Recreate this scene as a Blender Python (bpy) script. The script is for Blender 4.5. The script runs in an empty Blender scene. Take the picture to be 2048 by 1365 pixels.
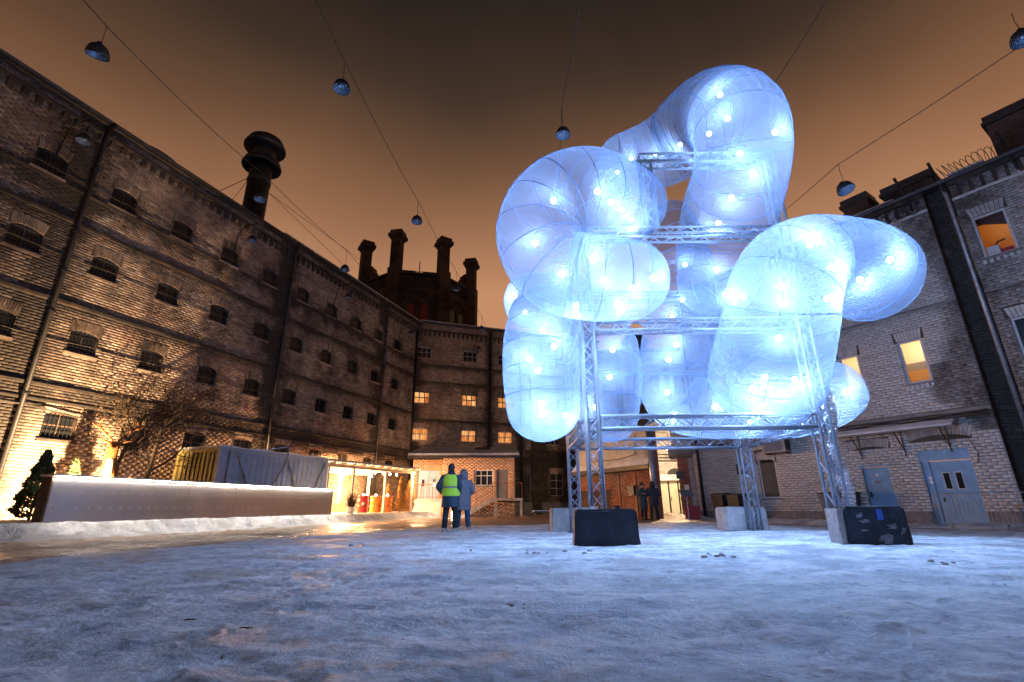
import bpy, bmesh, math, random
import numpy as np
from mathutils import Vector, Matrix

R_ = math.radians
SC = bpy.context.scene
COL = SC.collection
random.seed(7)

# ------------------------------------------------------------------ camera
F_PX, PITCH, ROLL, CAM_H = 977.0, R_(18.74), R_(0.5), 0.62
FWD = np.array([0, math.cos(PITCH), math.sin(PITCH)])
UP0 = np.array([0, -math.sin(PITCH), math.cos(PITCH)])
RT0 = np.array([1.0, 0, 0])
RIGHT = RT0 * math.cos(ROLL) - UP0 * math.sin(ROLL)
UPV = UP0 * math.cos(ROLL) + RT0 * math.sin(ROLL)
CAM = np.array([0, 0, CAM_H])
cd = bpy.data.cameras.new('camera')
cam = bpy.data.objects.new('camera', cd)
COL.objects.link(cam)
cd.sensor_width = 36.0
cd.lens = F_PX / 2048 * 36.0
cd.clip_start, cd.clip_end = 0.05, 2000
m = Matrix.Identity(4)
for i in range(3):
    m[i][0], m[i][1], m[i][2], m[i][3] = RIGHT[i], UPV[i], -FWD[i], CAM[i]
cam.matrix_world = m
SC.camera = cam


def ray(px, py):
    d = FWD * F_PX + RIGHT * (px - 1024) + UPV * (682.5 - py)
    return d / np.linalg.norm(d)


def at(px, py, Y):                     # point on the pixel's ray at a distance Y into the yard
    d = ray(px, py)
    return Vector(CAM + d * (Y / d[1]))


def atz(px, py, z):                    # point on the pixel's ray at a height z
    d = ray(px, py)
    return Vector(CAM + d * ((z - CAM_H) / d[2]))


def axis_depth(P):
    return float((np.array(P) - CAM) @ FWD)


def proj(P):
    d = np.asarray(P, float) - CAM
    z = d @ FWD
    return 1024 + F_PX * (d @ RIGHT) / z, 682.5 - F_PX * (d @ UPV) / z


# ------------------------------------------------------------------ sky: night glow of a city under cloud
W = bpy.data.worlds.new('World')
SC.world = W
W.use_nodes = True
nt = W.node_tree
nt.nodes.clear()
o = nt.nodes.new('ShaderNodeOutputWorld')
bg = nt.nodes.new('ShaderNodeBackground')
tc = nt.nodes.new('ShaderNodeTexCoord')
sep = nt.nodes.new('ShaderNodeSeparateXYZ')
rp = nt.nodes.new('ShaderNodeValToRGB')
nt.links.new(tc.outputs['Generated'], sep.inputs[0])
nz = nt.nodes.new('ShaderNodeTexNoise')
nz.inputs['Scale'].default_value = 2.2
nz.inputs['Detail'].default_value = 3
nt.links.new(tc.outputs['Generated'], nz.inputs['Vector'])
ma = nt.nodes.new('ShaderNodeMath')
ma.operation = 'MULTIPLY_ADD'
ma.inputs[1].default_value = 0.12
nt.links.new(nz.outputs['Fac'], ma.inputs[0])
nt.links.new(sep.outputs['Z'], ma.inputs[2])
nt.links.new(ma.outputs[0], rp.inputs['Fac'])
e = rp.color_ramp.elements
e[0].position, e[0].color = 0.0, (0.30, 0.148, 0.078, 1)
e[1].position, e[1].color = 1.0, (0.010, 0.009, 0.010, 1)
for p, c in ((0.46, (0.310, 0.150, 0.076)), (0.575, (0.198, 0.094, 0.048)), (0.69, (0.094, 0.047, 0.0255)), (0.78, (0.035, 0.0205, 0.0135)), (0.88, (0.0115, 0.0090, 0.0078))):
    el = e.new(p)
    el.color = (*c, 1)
vm = nt.nodes.new('ShaderNodeVectorMath')
vm.operation = 'DOT_PRODUCT'
vm.inputs[1].default_value = (.04, 1.0, 0)
nt.links.new(tc.outputs['Generated'], vm.inputs[0])
mr = nt.nodes.new('ShaderNodeMapRange')
mr.interpolation_type = 'SMOOTHSTEP'
mr.inputs['From Min'].default_value = -.2
mr.inputs['From Max'].default_value = .95
mr.inputs['To Min'].default_value = .36
mr.inputs['To Max'].default_value = 1.12
nt.links.new(vm.outputs['Value'], mr.inputs['Value'])
nt.links.new(mr.outputs[0], bg.inputs['Strength'])
nt.links.new(rp.outputs['Color'], bg.inputs['Color'])
nt.links.new(bg.outputs[0], o.inputs[0])

SC.view_settings.view_transform = 'Standard'
SC.view_settings.look = 'None'
SC.view_settings.exposure = 0.7
SC.view_settings.gamma = 1.0
cy = SC.cycles
cy.use_denoising = True
cy.max_bounces = 10
cy.diffuse_bounces = 4
cy.glossy_bounces = 4
cy.transmission_bounces = 8
cy.transparent_max_bounces = 32
cy.caustics_reflective = False
cy.caustics_refractive = False
cy.sample_clamp_indirect = 5.0

# ------------------------------------------------------------------ materials
MATS = {}


def newmat(name):
    mt = bpy.data.materials.new(name)
    mt.use_nodes = True
    MATS[name] = mt
    t = mt.node_tree
    return mt, t, t.nodes['Principled BSDF']


def N(t, kind, **kw):
    n = t.nodes.new(kind)
    for k, v in kw.items():
        setattr(n, k, v)
    return n


def noise(t, vec, scale, detail=4, rough=0.55):
    n = N(t, 'ShaderNodeTexNoise')
    n.inputs['Scale'].default_value = scale
    n.inputs['Detail'].default_value = detail
    n.inputs['Roughness'].default_value = rough
    t.links.new(vec, n.inputs['Vector'])
    return n.outputs['Fac']


def ramp(t, fac, stops):
    r = N(t, 'ShaderNodeValToRGB')
    el = r.color_ramp.elements
    while len(el) < len(stops):
        el.new(0.5)
    for q, (p, c) in zip(el, stops):
        q.position = p
        q.color = (*c, 1) if len(c) == 3 else c
    t.links.new(fac, r.inputs['Fac'])
    return r.outputs['Color']


def mixc(t, fac, a, b, mode='MIX'):
    x = N(t, 'ShaderNodeMix', data_type='RGBA', blend_type=mode)
    for s, v in ((0, fac), (6, a), (7, b)):
        if hasattr(v, 'is_output'):
            t.links.new(v, x.inputs[s])
        elif isinstance(v, (int, float)):
            x.inputs[s].default_value = v
        else:
            x.inputs[s].default_value = (*v, 1)
    return x.outputs[2]


def mth(t, op, a, b=None, c=None, clamp=False):
    x = N(t, 'ShaderNodeMath', operation=op, use_clamp=clamp)
    for s, v in enumerate((a, b, c)):
        if v is None:
            continue
        if hasattr(v, 'is_output'):
            t.links.new(v, x.inputs[s])
        else:
            x.inputs[s].default_value = v
    return x.outputs[0]


def bump(t, b, height, strength, dist=0.02):
    bp = N(t, 'ShaderNodeBump')
    bp.inputs['Strength'].default_value = strength
    bp.inputs['Distance'].default_value = dist
    t.links.new(height, bp.inputs['Height'])
    t.links.new(bp.outputs[0], b.inputs['Normal'])


def pmat(name, col, rough=0.7, metal=0.0, var=0.25, scale=5.0, bmp=0.15, dirt=None, dirt_amt=0.5, spec=0.5):
    """painted / natural surface: mottled colour, patchy dirt, fine relief"""
    mt, t, b = newmat(name)
    pos = N(t, 'ShaderNodeTexCoord').outputs['Object']
    f = noise(t, pos, scale, 6, 0.65)
    lo = tuple(c * (1 - var) for c in col)
    hi = tuple(min(1, c * (1 + var)) for c in col)
    c = ramp(t, f, ((0.3, lo), (0.7, hi)))
    if dirt:
        g = ramp(t, noise(t, pos, scale * 0.45, 8, 0.7), ((0.48, (0, 0, 0)), (0.68, (1, 1, 1))))
        c = mixc(t, mth(t, 'MULTIPLY', g, dirt_amt), c, dirt)
    t.links.new(c, b.inputs['Base Color'])
    r = ramp(t, noise(t, pos, scale * 2.3, 4), ((0.3, (max(.03, rough - .12),) * 3), (0.7, (min(1, rough + .12),) * 3)))
    t.links.new(r, b.inputs['Roughness'])
    b.inputs['Metallic'].default_value = metal
    b.inputs['Specular IOR Level'].default_value = spec
    if bmp:
        bump(t, b, noise(t, pos, scale * 6, 5, 0.6), bmp, 0.02)
    return mt


def brickmat(name, cols, dark, patch=None, patch_amt=0.6, soot=(1.9, -.95)):
    """one colour per brick, large weathered patches, stains carried by the dirt value"""
    mt, t, b = newmat(name)
    geo = N(t, 'ShaderNodeNewGeometry')
    oi = N(t, 'ShaderNodeObjectInfo')
    rnd = mth(t, 'FRACT', mth(t, 'ADD', geo.outputs['Random Per Island'], mth(t, 'MULTIPLY', oi.outputs['Random'], 7.31)))
    n = len(cols)
    c = ramp(t, rnd, [((i + .5) / n, q) for i, q in enumerate(cols)])
    pos = geo.outputs['Position']
    if patch:
        pf = ramp(t, noise(t, pos, 0.33, 5, 0.6), ((0.50, (0, 0, 0)), (0.62, (1, 1, 1))))
        c = mixc(t, mth(t, 'MULTIPLY', pf, patch_amt), c, patch, 'MIX')
    a1 = N(t, 'ShaderNodeAttribute', attribute_name='dirt')
    a2 = N(t, 'ShaderNodeAttribute', attribute_name='dirt', attribute_type='OBJECT')
    big = noise(t, pos, 0.55, 7, 0.7)
    fine = noise(t, pos, 4.0, 5, 0.7)
    d = mth(t, 'ADD', a1.outputs['Fac'], a2.outputs['Fac'])
    d = mth(t, 'ADD', mth(t, 'MULTIPLY', d, 1.15), mth(t, 'MULTIPLY_ADD', big, *soot))
    d = mth(t, 'ADD', d, mth(t, 'MULTIPLY_ADD', fine, 1.1, -0.55))
    d = mth(t, 'MULTIPLY', d, 1.0, clamp=True)
    c = mixc(t, mth(t, 'MULTIPLY', d, 0.93), c, dark)
    sp = ramp(t, noise(t, pos, 38.0, 3, 0.6), ((0.35, (0.72,) * 3), (0.65, (1.15,) * 3)))
    c = mixc(t, 1.0, c, sp, 'MULTIPLY')
    t.links.new(c, b.inputs['Base Color'])
    b.inputs['Roughness'].default_value = 0.82
    bump(t, b, noise(t, pos, 55.0, 4, 0.6), 0.35, 0.01)
    return mt


brickmat('brick_old', ((.42, .33, .26), (.32, .24, .19), (.53, .43, .345), (.37, .27, .21), (.62, .53, .44), (.26, .19, .155)), (.024, .022, .022), (.29, .155, .125), 0.42, (2.3, -1.19))
brickmat('brick_pale', ((.62, .63, .64), (.53, .54, .55), (.70, .71, .72), (.56, .56, .56), (.66, .66, .66)), (.070, .060, .054), soot=(1.5, -.92))
brickmat('brick_red', ((.40, .115, .06), (.33, .10, .06), (.46, .155, .085), (.37, .17, .10)), (.05, .035, .03), (.42, .28, .20), 0.6)
brickmat('brick_orange', ((.58, .37, .26), (.52, .32, .22), (.63, .43, .31), (.56, .35, .24)), (.12, .07, .05))
pmat('mortar_dark', (.085, .070, .058), 0.95, var=.35, scale=3)
pmat('mortar_mid', (.12, .105, .09), 0.95, var=.3, scale=3)
pmat('mortar_light', (.30, .25, .21), 0.95, var=.3, scale=3)
pmat('sooty_ledge', (.040, .034, .030), 0.9, var=.5, scale=2.2, dirt=(.16, .10, .07), dirt_amt=.6, bmp=.6)
pmat('grey_ledge', (.22, .22, .22), 0.8, var=.25, scale=3, dirt=(.07, .06, .06))
pmat('roof_metal', (.045, .045, .050), 0.5, .3, dirt=(.10, .07, .05))
pmat('iron', (.022, .022, .025), 0.55, .5, var=.4, scale=12)
pmat('pipe_dark', (.050, .055, .065), 0.45, .6, dirt=(.08, .045, .03), scale=4)
pmat('pipe_zinc', (.34, .38, .44), 0.38, .7, dirt=(.07, .06, .06), scale=4)
pmat('plaster', (.50, .47, .43), 0.9, var=.2, scale=1.2, dirt=(.12, .11, .10), dirt_amt=.75, bmp=.4)
pmat('plaster_dark', (.09, .085, .08), 0.9, var=.3, scale=1.5)
pmat('stone', (.20, .19, .19), 0.85, var=.35, scale=3, bmp=.5, dirt=(.08, .07, .07))
pmat('frame_dark', (.050, .052, .060), 0.6, var=.3)
pmat('frame_white', (.55, .57, .60), 0.5, var=.1)
pmat('frame_brown', (.12, .075, .05), 0.7, var=.3)
pmat('door_blue', (.20, .38, .60), 0.5, var=.18, scale=2.5, dirt=(.10, .17, .26), dirt_amt=.45)
pmat('door_grey', (.16, .17, .19), 0.6, var=.2, dirt=(.06, .06, .06))
pmat('door_pale', (.62, .66, .52), 0.55, var=.12)
pmat('wood_light', (.48, .36, .25), 0.7, var=.3, scale=9)
pmat('wood_white', (.62, .58, .52), 0.65, var=.15)
pmat('railing_red', (.28, .085, .06), 0.6, var=.3)
pmat('concrete', (.36, .35, .35), 0.85, var=.3, scale=4, dirt=(.16, .15, .15), bmp=.5)
pmat('concrete_black', (.008, .015, .030), 0.5, var=.5, scale=5, dirt=(.055, .06, .075), dirt_amt=.35, bmp=.8, spec=.4)
pmat('concrete_chip', (.16, .17, .19), 0.9, var=.6, scale=16, bmp=.8)
pmat('concrete_rough', (.30, .28, .27), 0.95, var=.45, scale=14, bmp=1.0)
pmat('alu', (.26, .30, .36), 0.42, .55, var=.12, scale=8, bmp=.05)
pmat('foil', (.75, .76, .78), 0.22, 1.0, var=.1, scale=20, bmp=.8)
pmat('container_blue', (.36, .43, .55), 0.55, .1, var=.14, scale=2, dirt=(.11, .12, .14), dirt_amt=.4)
pmat('container_yellow', (.42, .36, .13), 0.55, .1, var=.15, scale=2, dirt=(.20, .12, .05), dirt_amt=.4)
pmat('barrel_red', (.52, .035, .03), 0.35, .1, var=.15, scale=4)
pmat('barrel_orange', (.62, .20, .02), 0.35, .1, var=.15, scale=4)
pmat('mark_white', (.75, .75, .72), 0.6, var=.08)
pmat('number_red', (.20, .022, .020), 0.8, var=.45, scale=14)
pmat('bark', (.17, .125, .075), 0.9, var=.4, scale=14, bmp=.8)
pmat('twig', (.060, .042, .028), 0.9, var=.4, scale=20)
pmat('dry_leaf', (.085, .050, .024), 0.85, var=.5, scale=9, bmp=0)
pmat('thuja', (.060, .085, .028), 0.8, var=.55, scale=7, bmp=0)
pmat('thuja_warm_lit', (.40, .22, .06), 0.8, var=.5, scale=7, bmp=0)  # conifer colour with the shelter's orange light put into it
pmat('deer_fur', (.30, .095, .018), 0.8, var=.25, scale=8, dirt=(.36, .16, .05), dirt_amt=.5)
pmat('deer_white', (.45, .34, .24), 0.8, var=.1)
pmat('antler', (.30, .11, .03), 0.7, var=.3, scale=10)
pmat('coat_navy', (.018, .050, .088), 0.6, var=.25, scale=9)
pmat('coat_grey', (.165, .185, .24), 0.65, var=.18, scale=9)
pmat('coat_dark', (.022, .030, .038), 0.75, var=.3, scale=9)
pmat('coat_greygreen', (.050, .060, .062), 0.8, var=.3, scale=9)
pmat('vest', (.55, .90, .06), 0.6, var=.06, scale=8)
pmat('vest_band', (.20, .22, .25), 0.35, .2, var=.1)
pmat('jeans', (.020, .070, .16), 0.85, var=.3, scale=20)
pmat('trousers', (.018, .022, .030), 0.85, var=.3, scale=20)
pmat('skin', (.52, .32, .24), 0.6, var=.08)
pmat('hair', (.030, .022, .020), 0.7, var=.4, scale=40)
pmat('shoe_light', (.45, .42, .42), 0.7, var=.2)
pmat('shoe_dark', (.02, .02, .02), 0.6, var=.2)
pmat('plastic_dark', (.022, .026, .032), 0.45, var=.25)
pmat('paint_red', (.36, .025, .045), 0.5, var=.15)
pmat('paint_blue', (.02, .10, .45), 0.5, var=.1)
pmat('lamp_shell', (.26, .34, .46), 0.35, .3, var=.15)
pmat('cable', (.035, .030, .028), 0.8, var=.2)
pmat('terracotta', (.30, .13, .07), 0.8, var=.25)
pmat('room_orange', (.80, .42, .12), 0.9, var=.04)
pmat('room_cream', (.82, .72, .55), 0.9, var=.03)
pmat('room_grey', (.34, .31, .28), 0.9, var=.05)
pmat('room_dark', (.10, .06, .045), 0.9, var=.1)
pmat('pallet', (.42, .20, .10), 0.8, var=.3, scale=8)


def emat(name, col, strength):
    mt, t, b = newmat(name)
    b.inputs['Base Color'].default_value = (*[min(1, c) for c in col], 1)
    b.inputs['Emission Color'].default_value = (*col, 1)
    b.inputs['Emission Strength'].default_value = strength
    return mt


emat('bulb_blue', (.60, .80, 1.0), 40)
emat('bulb_warm', (1.0, .68, .34), 55)
emat('led_warm', (1.0, .84, .68), 40)
emat('led_soft', (1.0, .82, .64), 7)
emat('flood_face', (1.0, .72, .40), 20)

mt, t, b = newmat('glass_dark')
b.inputs['Base Color'].default_value = (.012, .014, .018, 1)
b.inputs['Roughness'].default_value = 0.12
tcn = N(t, 'ShaderNodeTexCoord').outputs['Object']
bump(t, b, noise(t, tcn, 3.0, 2), 0.08, 0.02)

mt, t, b = newmat('glass_clear')
t.nodes.remove(b)
tr, gl, mx = N(t, 'ShaderNodeBsdfTransparent'), N(t, 'ShaderNodeBsdfGlossy'), N(t, 'ShaderNodeMixShader')
gl.inputs['Roughness'].default_value = 0.03
fr = N(t, 'ShaderNodeFresnel')
fr.inputs['IOR'].default_value = 1.45
t.links.new(fr.outputs[0], mx.inputs[0])
t.links.new(tr.outputs[0], mx.inputs[1])
t.links.new(gl.outputs[0], mx.inputs[2])
t.links.new(mx.outputs[0], t.nodes['Material Output'].inputs[0])

mt, t, b = newmat('pane_lit')                 # curtained pane of a lit room
tcn = N(t, 'ShaderNodeTexCoord').outputs['Object']
oi = N(t, 'ShaderNodeObjectInfo').outputs['Random']
mp = N(t, 'ShaderNodeMapping')
mp.inputs['Scale'].default_value = (9, 1, 1.2)
t.links.new(tcn, mp.inputs['Vector'])
f = mth(t, 'ADD', noise(t, mp.outputs[0], 1.4, 4), mth(t, 'MULTIPLY_ADD', oi, .35, -.17))
c = ramp(t, f, ((.32, (.42, .10, .02)), (.52, (.95, .34, .08)), (.72, (1.0, .62, .28))))
t.links.new(c, b.inputs['Emission Color'])
b.inputs['Emission Strength'].default_value = 0.62
b.inputs['Base Color'].default_value = (.3, .15, .06, 1)
b.inputs['Roughness'].default_value = .2

mt, t, b = newmat('pane_red')
b.inputs['Base Color'].default_value = (.12, .010, .010, 1)
b.inputs['Emission Color'].default_value = (.55, .02, .01, 1)
b.inputs['Emission Strength'].default_value = .008

mt, t, b = newmat('film')                     # milky plastic film: lets light through, scatters it, shines a little
t.nodes.remove(b)
tcn = N(t, 'ShaderNodeTexCoord').outputs['Object']
trn, dif, gls, tsp = N(t, 'ShaderNodeBsdfTranslucent'), N(t, 'ShaderNodeBsdfDiffuse'), N(t, 'ShaderNodeBsdfGlossy'), N(t, 'ShaderNodeBsdfTransparent')
fcol = ramp(t, noise(t, tcn, 1.3, 6, .65), ((.3, (.165, .225, .345)), (.7, (.225, .285, .41))))
for n_ in (trn, dif):
    t.links.new(fcol, n_.inputs['Color'])
gls.inputs['Roughness'].default_value = .24
gls.inputs['Color'].default_value = (.9, .95, 1, 1)
tsp.inputs['Color'].default_value = (.86, .92, 1.0, 1)
mp = N(t, 'ShaderNodeMapping')
mp.inputs['Scale'].default_value = (7, 7, 1.1)
t.links.new(tcn, mp.inputs['Vector'])
bp = N(t, 'ShaderNodeBump')
bp.inputs['Strength'].default_value = .11
bp.inputs['Distance'].default_value = .03
t.links.new(noise(t, mp.outputs[0], 2.2, 5, .6), bp.inputs['Height'])
for n_ in (trn, dif):
    t.links.new(bp.outputs[0], n_.inputs['Normal'])
m1, m2, m3 = N(t, 'ShaderNodeMixShader'), N(t, 'ShaderNodeMixShader'), N(t, 'ShaderNodeMixShader')
m1.inputs[0].default_value = .22
t.links.new(trn.outputs[0], m1.inputs[1])
t.links.new(dif.outputs[0], m1.inputs[2])
m2.inputs[0].default_value = .022
t.links.new(m1.outputs[0], m2.inputs[1])
t.links.new(gls.outputs[0], m2.inputs[2])
lw = N(t, 'ShaderNodeLayerWeight')
lw.inputs['Blend'].default_value = .30
fac = mth(t, 'MULTIPLY_ADD', lw.outputs['Facing'], .40, .28, True)
t.links.new(fac, m3.inputs[0])
t.links.new(tsp.outputs[0], m3.inputs[1])
t.links.new(m2.outputs[0], m3.inputs[2])
t.links.new(m3.outputs[0], t.nodes['Material Output'].inputs[0])
pmat('seam', (.10, .20, .42), .6, var=.15)

mt, t, b = newmat('steel_mirror')             # thin dented stainless sheet
tcn = N(t, 'ShaderNodeTexCoord').outputs['Object']
b.inputs['Metallic'].default_value = 1
c = ramp(t, noise(t, tcn, 2.0, 4), ((.3, (.86, .87, .90)), (.7, (.95, .96, .98))))
t.links.new(c, b.inputs['Base Color'])
b.inputs['Roughness'].default_value = .30
mp = N(t, 'ShaderNodeMapping')
mp.inputs['Scale'].default_value = (1.5, 1, .35)
t.links.new(tcn, mp.inputs['Vector'])
bump(t, b, noise(t, mp.outputs[0], 1.2, 0, .3), .16, .05)

mt, t, b = newmat('snow_roof')
tcn = N(t, 'ShaderNodeTexCoord').outputs['Object']
c = ramp(t, noise(t, tcn, 2.0, 6), ((.35, (.62, .63, .66)), (.6, (.80, .81, .84))))
t.links.new(c, b.inputs['Base Color'])
b.inputs['Roughness'].default_value = .75
bump(t, b, noise(t, tcn, 7, 6), .6, .05)

mt, t, b = newmat('snow_ground')              # trodden snow, ice, grit; the swept road carries the road value
pos = N(t, 'ShaderNodeNewGeometry').outputs['Position']
road = N(t, 'ShaderNodeAttribute', attribute_name='road').outputs['Fac']
mp = N(t, 'ShaderNodeMapping')
mp.inputs['Scale'].default_value = (.9, 1.0, 1)
mp.inputs['Rotation'].default_value = (0, 0, .25)
t.links.new(pos, mp.inputs['Vector'])
n1 = noise(t, mp.outputs[0], .9, 8, .62)
n2 = noise(t, mp.outputs[0], 2.3, 9, .66)
n3 = noise(t, pos, 22, 6, .7)
n4 = noise(t, mp.outputs[0], 1.7, 9, .72)
mp2 = N(t, 'ShaderNodeMapping')
mp2.inputs['Scale'].default_value = (3.2, 4.2, 3)
mp2.inputs['Rotation'].default_value = (0, 0, -.12)
t.links.new(pos, mp2.inputs['Vector'])
n5 = noise(t, mp2.outputs[0], 2.6, 10, .74)
n6 = noise(t, pos, 75, 4, .65)
base = ramp(t, n2, ((.35, (.43, .475, .545)), (.46, (.71, .755, .82)), (.55, (.89, .915, .95))))
base = mixc(t, .8, base, ramp(t, n5, ((.36, (.45, .49, .55)), (.47, (.92, .93, .95)), (.60, (1.12, 1.12, 1.10)))), 'MULTIPLY')
ice = ramp(t, n1, ((.40, (1, 1, 1)), (.52, (0, 0, 0))))
c = mixc(t, mth(t, 'MULTIPLY', ice, .58), base, (.15, .18, .23))
grit = ramp(t, n4, ((.57, (0, 0, 0)), (.70, (1, 1, 1))))
c = mixc(t, mth(t, 'MULTIPLY', grit, .50), c, (.17, .125, .095))
spk = ramp(t, noise(t, pos, 60, 3, .6), ((.66, (0, 0, 0)), (.74, (1, 1, 1))))
c = mixc(t, mth(t, 'MULTIPLY', spk, .5), c, (.10, .08, .07))
rc = ramp(t, n2, ((.30, (.20, .125, .09)), (.52, (.36, .25, .19)), (.72, (.58, .49, .43))))
rmask = ramp(t, mth(t, 'ADD', road, mth(t, 'MULTIPLY_ADD', n4, .9, -.45)), ((.36, (0, 0, 0)), (.60, (1, 1, 1))))
c = mixc(t, rmask, c, rc)
t.links.new(c, b.inputs['Base Color'])
rg = mixc(t, ice, (.85, .85, .85), (.42, .42, .42))
rg = mixc(t, rmask, rg, ramp(t, n1, ((.42, (.20,) * 3), (.58, (.60,) * 3))))
t.links.new(rg, b.inputs['Roughness'])
hgt = mth(t, 'ADD', mth(t, 'MULTIPLY', n2, 1.4), mth(t, 'MULTIPLY', n3, .30))
hgt = mth(t, 'ADD', hgt, mth(t, 'ADD', mth(t, 'MULTIPLY', n5, .8), mth(t, 'MULTIPLY', n6, .07)))
bump(t, b, hgt, .95, .055)


# ------------------------------------------------------------------ builders
class MB:
    """collects shapes; build() links them as one mesh object"""

    def __init__(s):
        s.v, s.f = [], []

    def quad(s, *p):
        k = len(s.v)
        s.v += [tuple(q) for q in p]
        s.f.append(tuple(range(k, k + len(p))))
        return s

    def box(s, lo, hi, M=None):
        k = len(s.v)
        (x0, y0, z0), (x1, y1, z1) = lo, hi
        c = [(x0, y0, z0), (x1, y0, z0), (x1, y1, z0), (x0, y1, z0), (x0, y0, z1), (x1, y0, z1), (x1, y1, z1), (x0, y1, z1)]
        if M is not None:
            c = [tuple(M @ Vector(q)) for q in c]
        s.v += c
        s.f += [tuple(k + i for i in q) for q in ((0, 3, 2, 1), (4, 5, 6, 7), (0, 1, 5, 4), (1, 2, 6, 5), (2, 3, 7, 6), (3, 0, 4, 7))]
        return s

    def prism(s, poly, axis, a, b):
        """poly: (u,v) outline; axis 'y': u=x,v=z; 'x': u=y,v=z; 'z': u=x,v=y"""
        mk = {'y': lambda u, v, w: (u, w, v), 'x': lambda u, v, w: (w, u, v), 'z': lambda u, v, w: (u, v, w)}[axis]
        k, n = len(s.v), len(poly)
        s.v += [mk(u, v, a) for u, v in poly] + [mk(u, v, b) for u, v in poly]
        s.f.append(tuple(range(k + n - 1, k - 1, -1)))
        s.f.append(tuple(range(k + n, k + 2 * n)))
        for i in range(n):
            j = (i + 1) % n
            s.f.append((k + i, k + j, k + n + j, k + n + i))
        return s

    def tube(s, pts, r, n=6, cap=True):
        pts = [Vector(p) for p in pts]
        rr = r if isinstance(r, (list, tuple)) else [r] * len(pts)
        k0, up = len(s.v), None
        for i, p in enumerate(pts):
            d = (pts[min(i + 1, len(pts) - 1)] - pts[max(i - 1, 0)])
            d = d.normalized() if d.length > 1e-9 else Vector((0, 0, 1))
            if up is None:
                up = Vector((0, 0, 1)) if abs(d.z) < .9 else Vector((1, 0, 0))
            up = (up - d * up.dot(d))
            up = up.normalized() if up.length > 1e-6 else d.orthogonal().normalized()
            w = d.cross(up)
            for q in range(n):
                a = 2 * math.pi * q / n
                s.v.append(tuple(p + (up * math.cos(a) + w * math.sin(a)) * rr[i]))
        for i in range(len(pts) - 1):
            for q in range(n):
                a, b2 = k0 + i * n + q, k0 + i * n + (q + 1) % n
                s.f.append((a, b2, b2 + n, a + n))
        if cap:
            s.f.append(tuple(range(k0 + n - 1, k0 - 1, -1)))
            e0 = k0 + (len(pts) - 1) * n
            s.f.append(tuple(range(e0, e0 + n)))
        return s

    def lathe(s, prof, c=(0, 0, 0), n=20):
        k = len(s.v)
        for r, z in prof:
            for q in range(n):
                a = 2 * math.pi * q / n
                s.v.append((c[0] + r * math.cos(a), c[1] + r * math.sin(a), c[2] + z))
        for i in range(len(prof) - 1):
            for q in range(n):
                a, b2 = k + i * n + q, k + i * n + (q + 1) % n
                s.f.append((a, b2, b2 + n, a + n))
        return s

    def mesh(s, name, mat, smooth=False):
        me = bpy.data.meshes.new(name)
        me.from_pydata(s.v, [], s.f)
        if mat:
            me.materials.append(MATS[mat])
        if smooth:
            me.polygons.foreach_set('use_smooth', [True] * len(me.polygons))
        me.update()
        return me

    def build(s, name, mat, parent=None, smooth=False):
        return place(name, s.mesh(name, mat, smooth), parent)


def place(name, me, parent=None, loc=None, rot=None, scale=None):
    ob = bpy.data.objects.new(name, me)
    COL.objects.link(ob)
    ob.parent = parent
    if loc is not None:
        ob.location = loc
    if rot is not None:
        ob.rotation_euler = rot
    if scale is not None:
        ob.scale = scale
    return ob


def thing(name, label, cat, loc=(0, 0, 0), rz=0.0, group=None):
    ob = place(name, None, None, loc, (0, 0, rz))
    ob.empty_display_size = .2
    ob['label'], ob['category'] = label, cat
    if group:
        ob['group'] = group
    return ob


def tag(ob, label, cat, group=None):
    ob['label'], ob['category'] = label, cat
    if group:
        ob['group'] = group
    return ob


def stuff(ob):
    ob['kind'] = 'stuff'
    return ob


def structure(ob):
    ob['kind'] = 'structure'
    return ob


def copy_tree(ob, parent=None):
    c = ob.copy()
    COL.objects.link(c)
    c.parent = parent
    for ch in ob.children:
        copy_tree(ch, c)
    return c


def point(parent, loc, watts, col, radius=.05, name='light'):
    l = bpy.data.lights.new(name, 'POINT')
    l.energy, l.color, l.shadow_soft_size = watts, col, radius
    ob = bpy.data.objects.new(name, l)
    COL.objects.link(ob)
    ob.parent = parent
    ob.location = loc
    return ob


# ---- brickwork
BL, BH, BG = .30, .105, .013


def rows_of_bricks(s0, s1, z0, z1, excl, seed=0):
    rnd = random.Random(seed)
    out = []
    k, z = 0, z0
    while z + BH * .6 < z1:
        zt = min(z + BH - BG, z1)
        zm = (z + zt) / 2
        ex = sorted((a, b2) for a, b2, c, d in excl if c < zm < d)
        x = s0 - (BL / 2 if k % 2 else 0)
        while x < s1:
            a, b2 = max(x, s0), min(x + BL - BG, s1)
            x += BL
            segs = [(a, b2)]
            for ea, eb in ex:
                nw = []
                for p, q in segs:
                    if eb <= p or ea >= q:
                        nw.append((p, q))
                    else:
                        if p < ea:
                            nw.append((p, ea))
                        if eb < q:
                            nw.append((eb, q))
                segs = nw
            for p, q in segs:
                if q - p > .006:
                    out.append((p, q, z, zt, rnd.uniform(-.006, .004)))
        z += BH
        k += 1
    return np.array(out) if out else np.zeros((0, 5))


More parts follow.
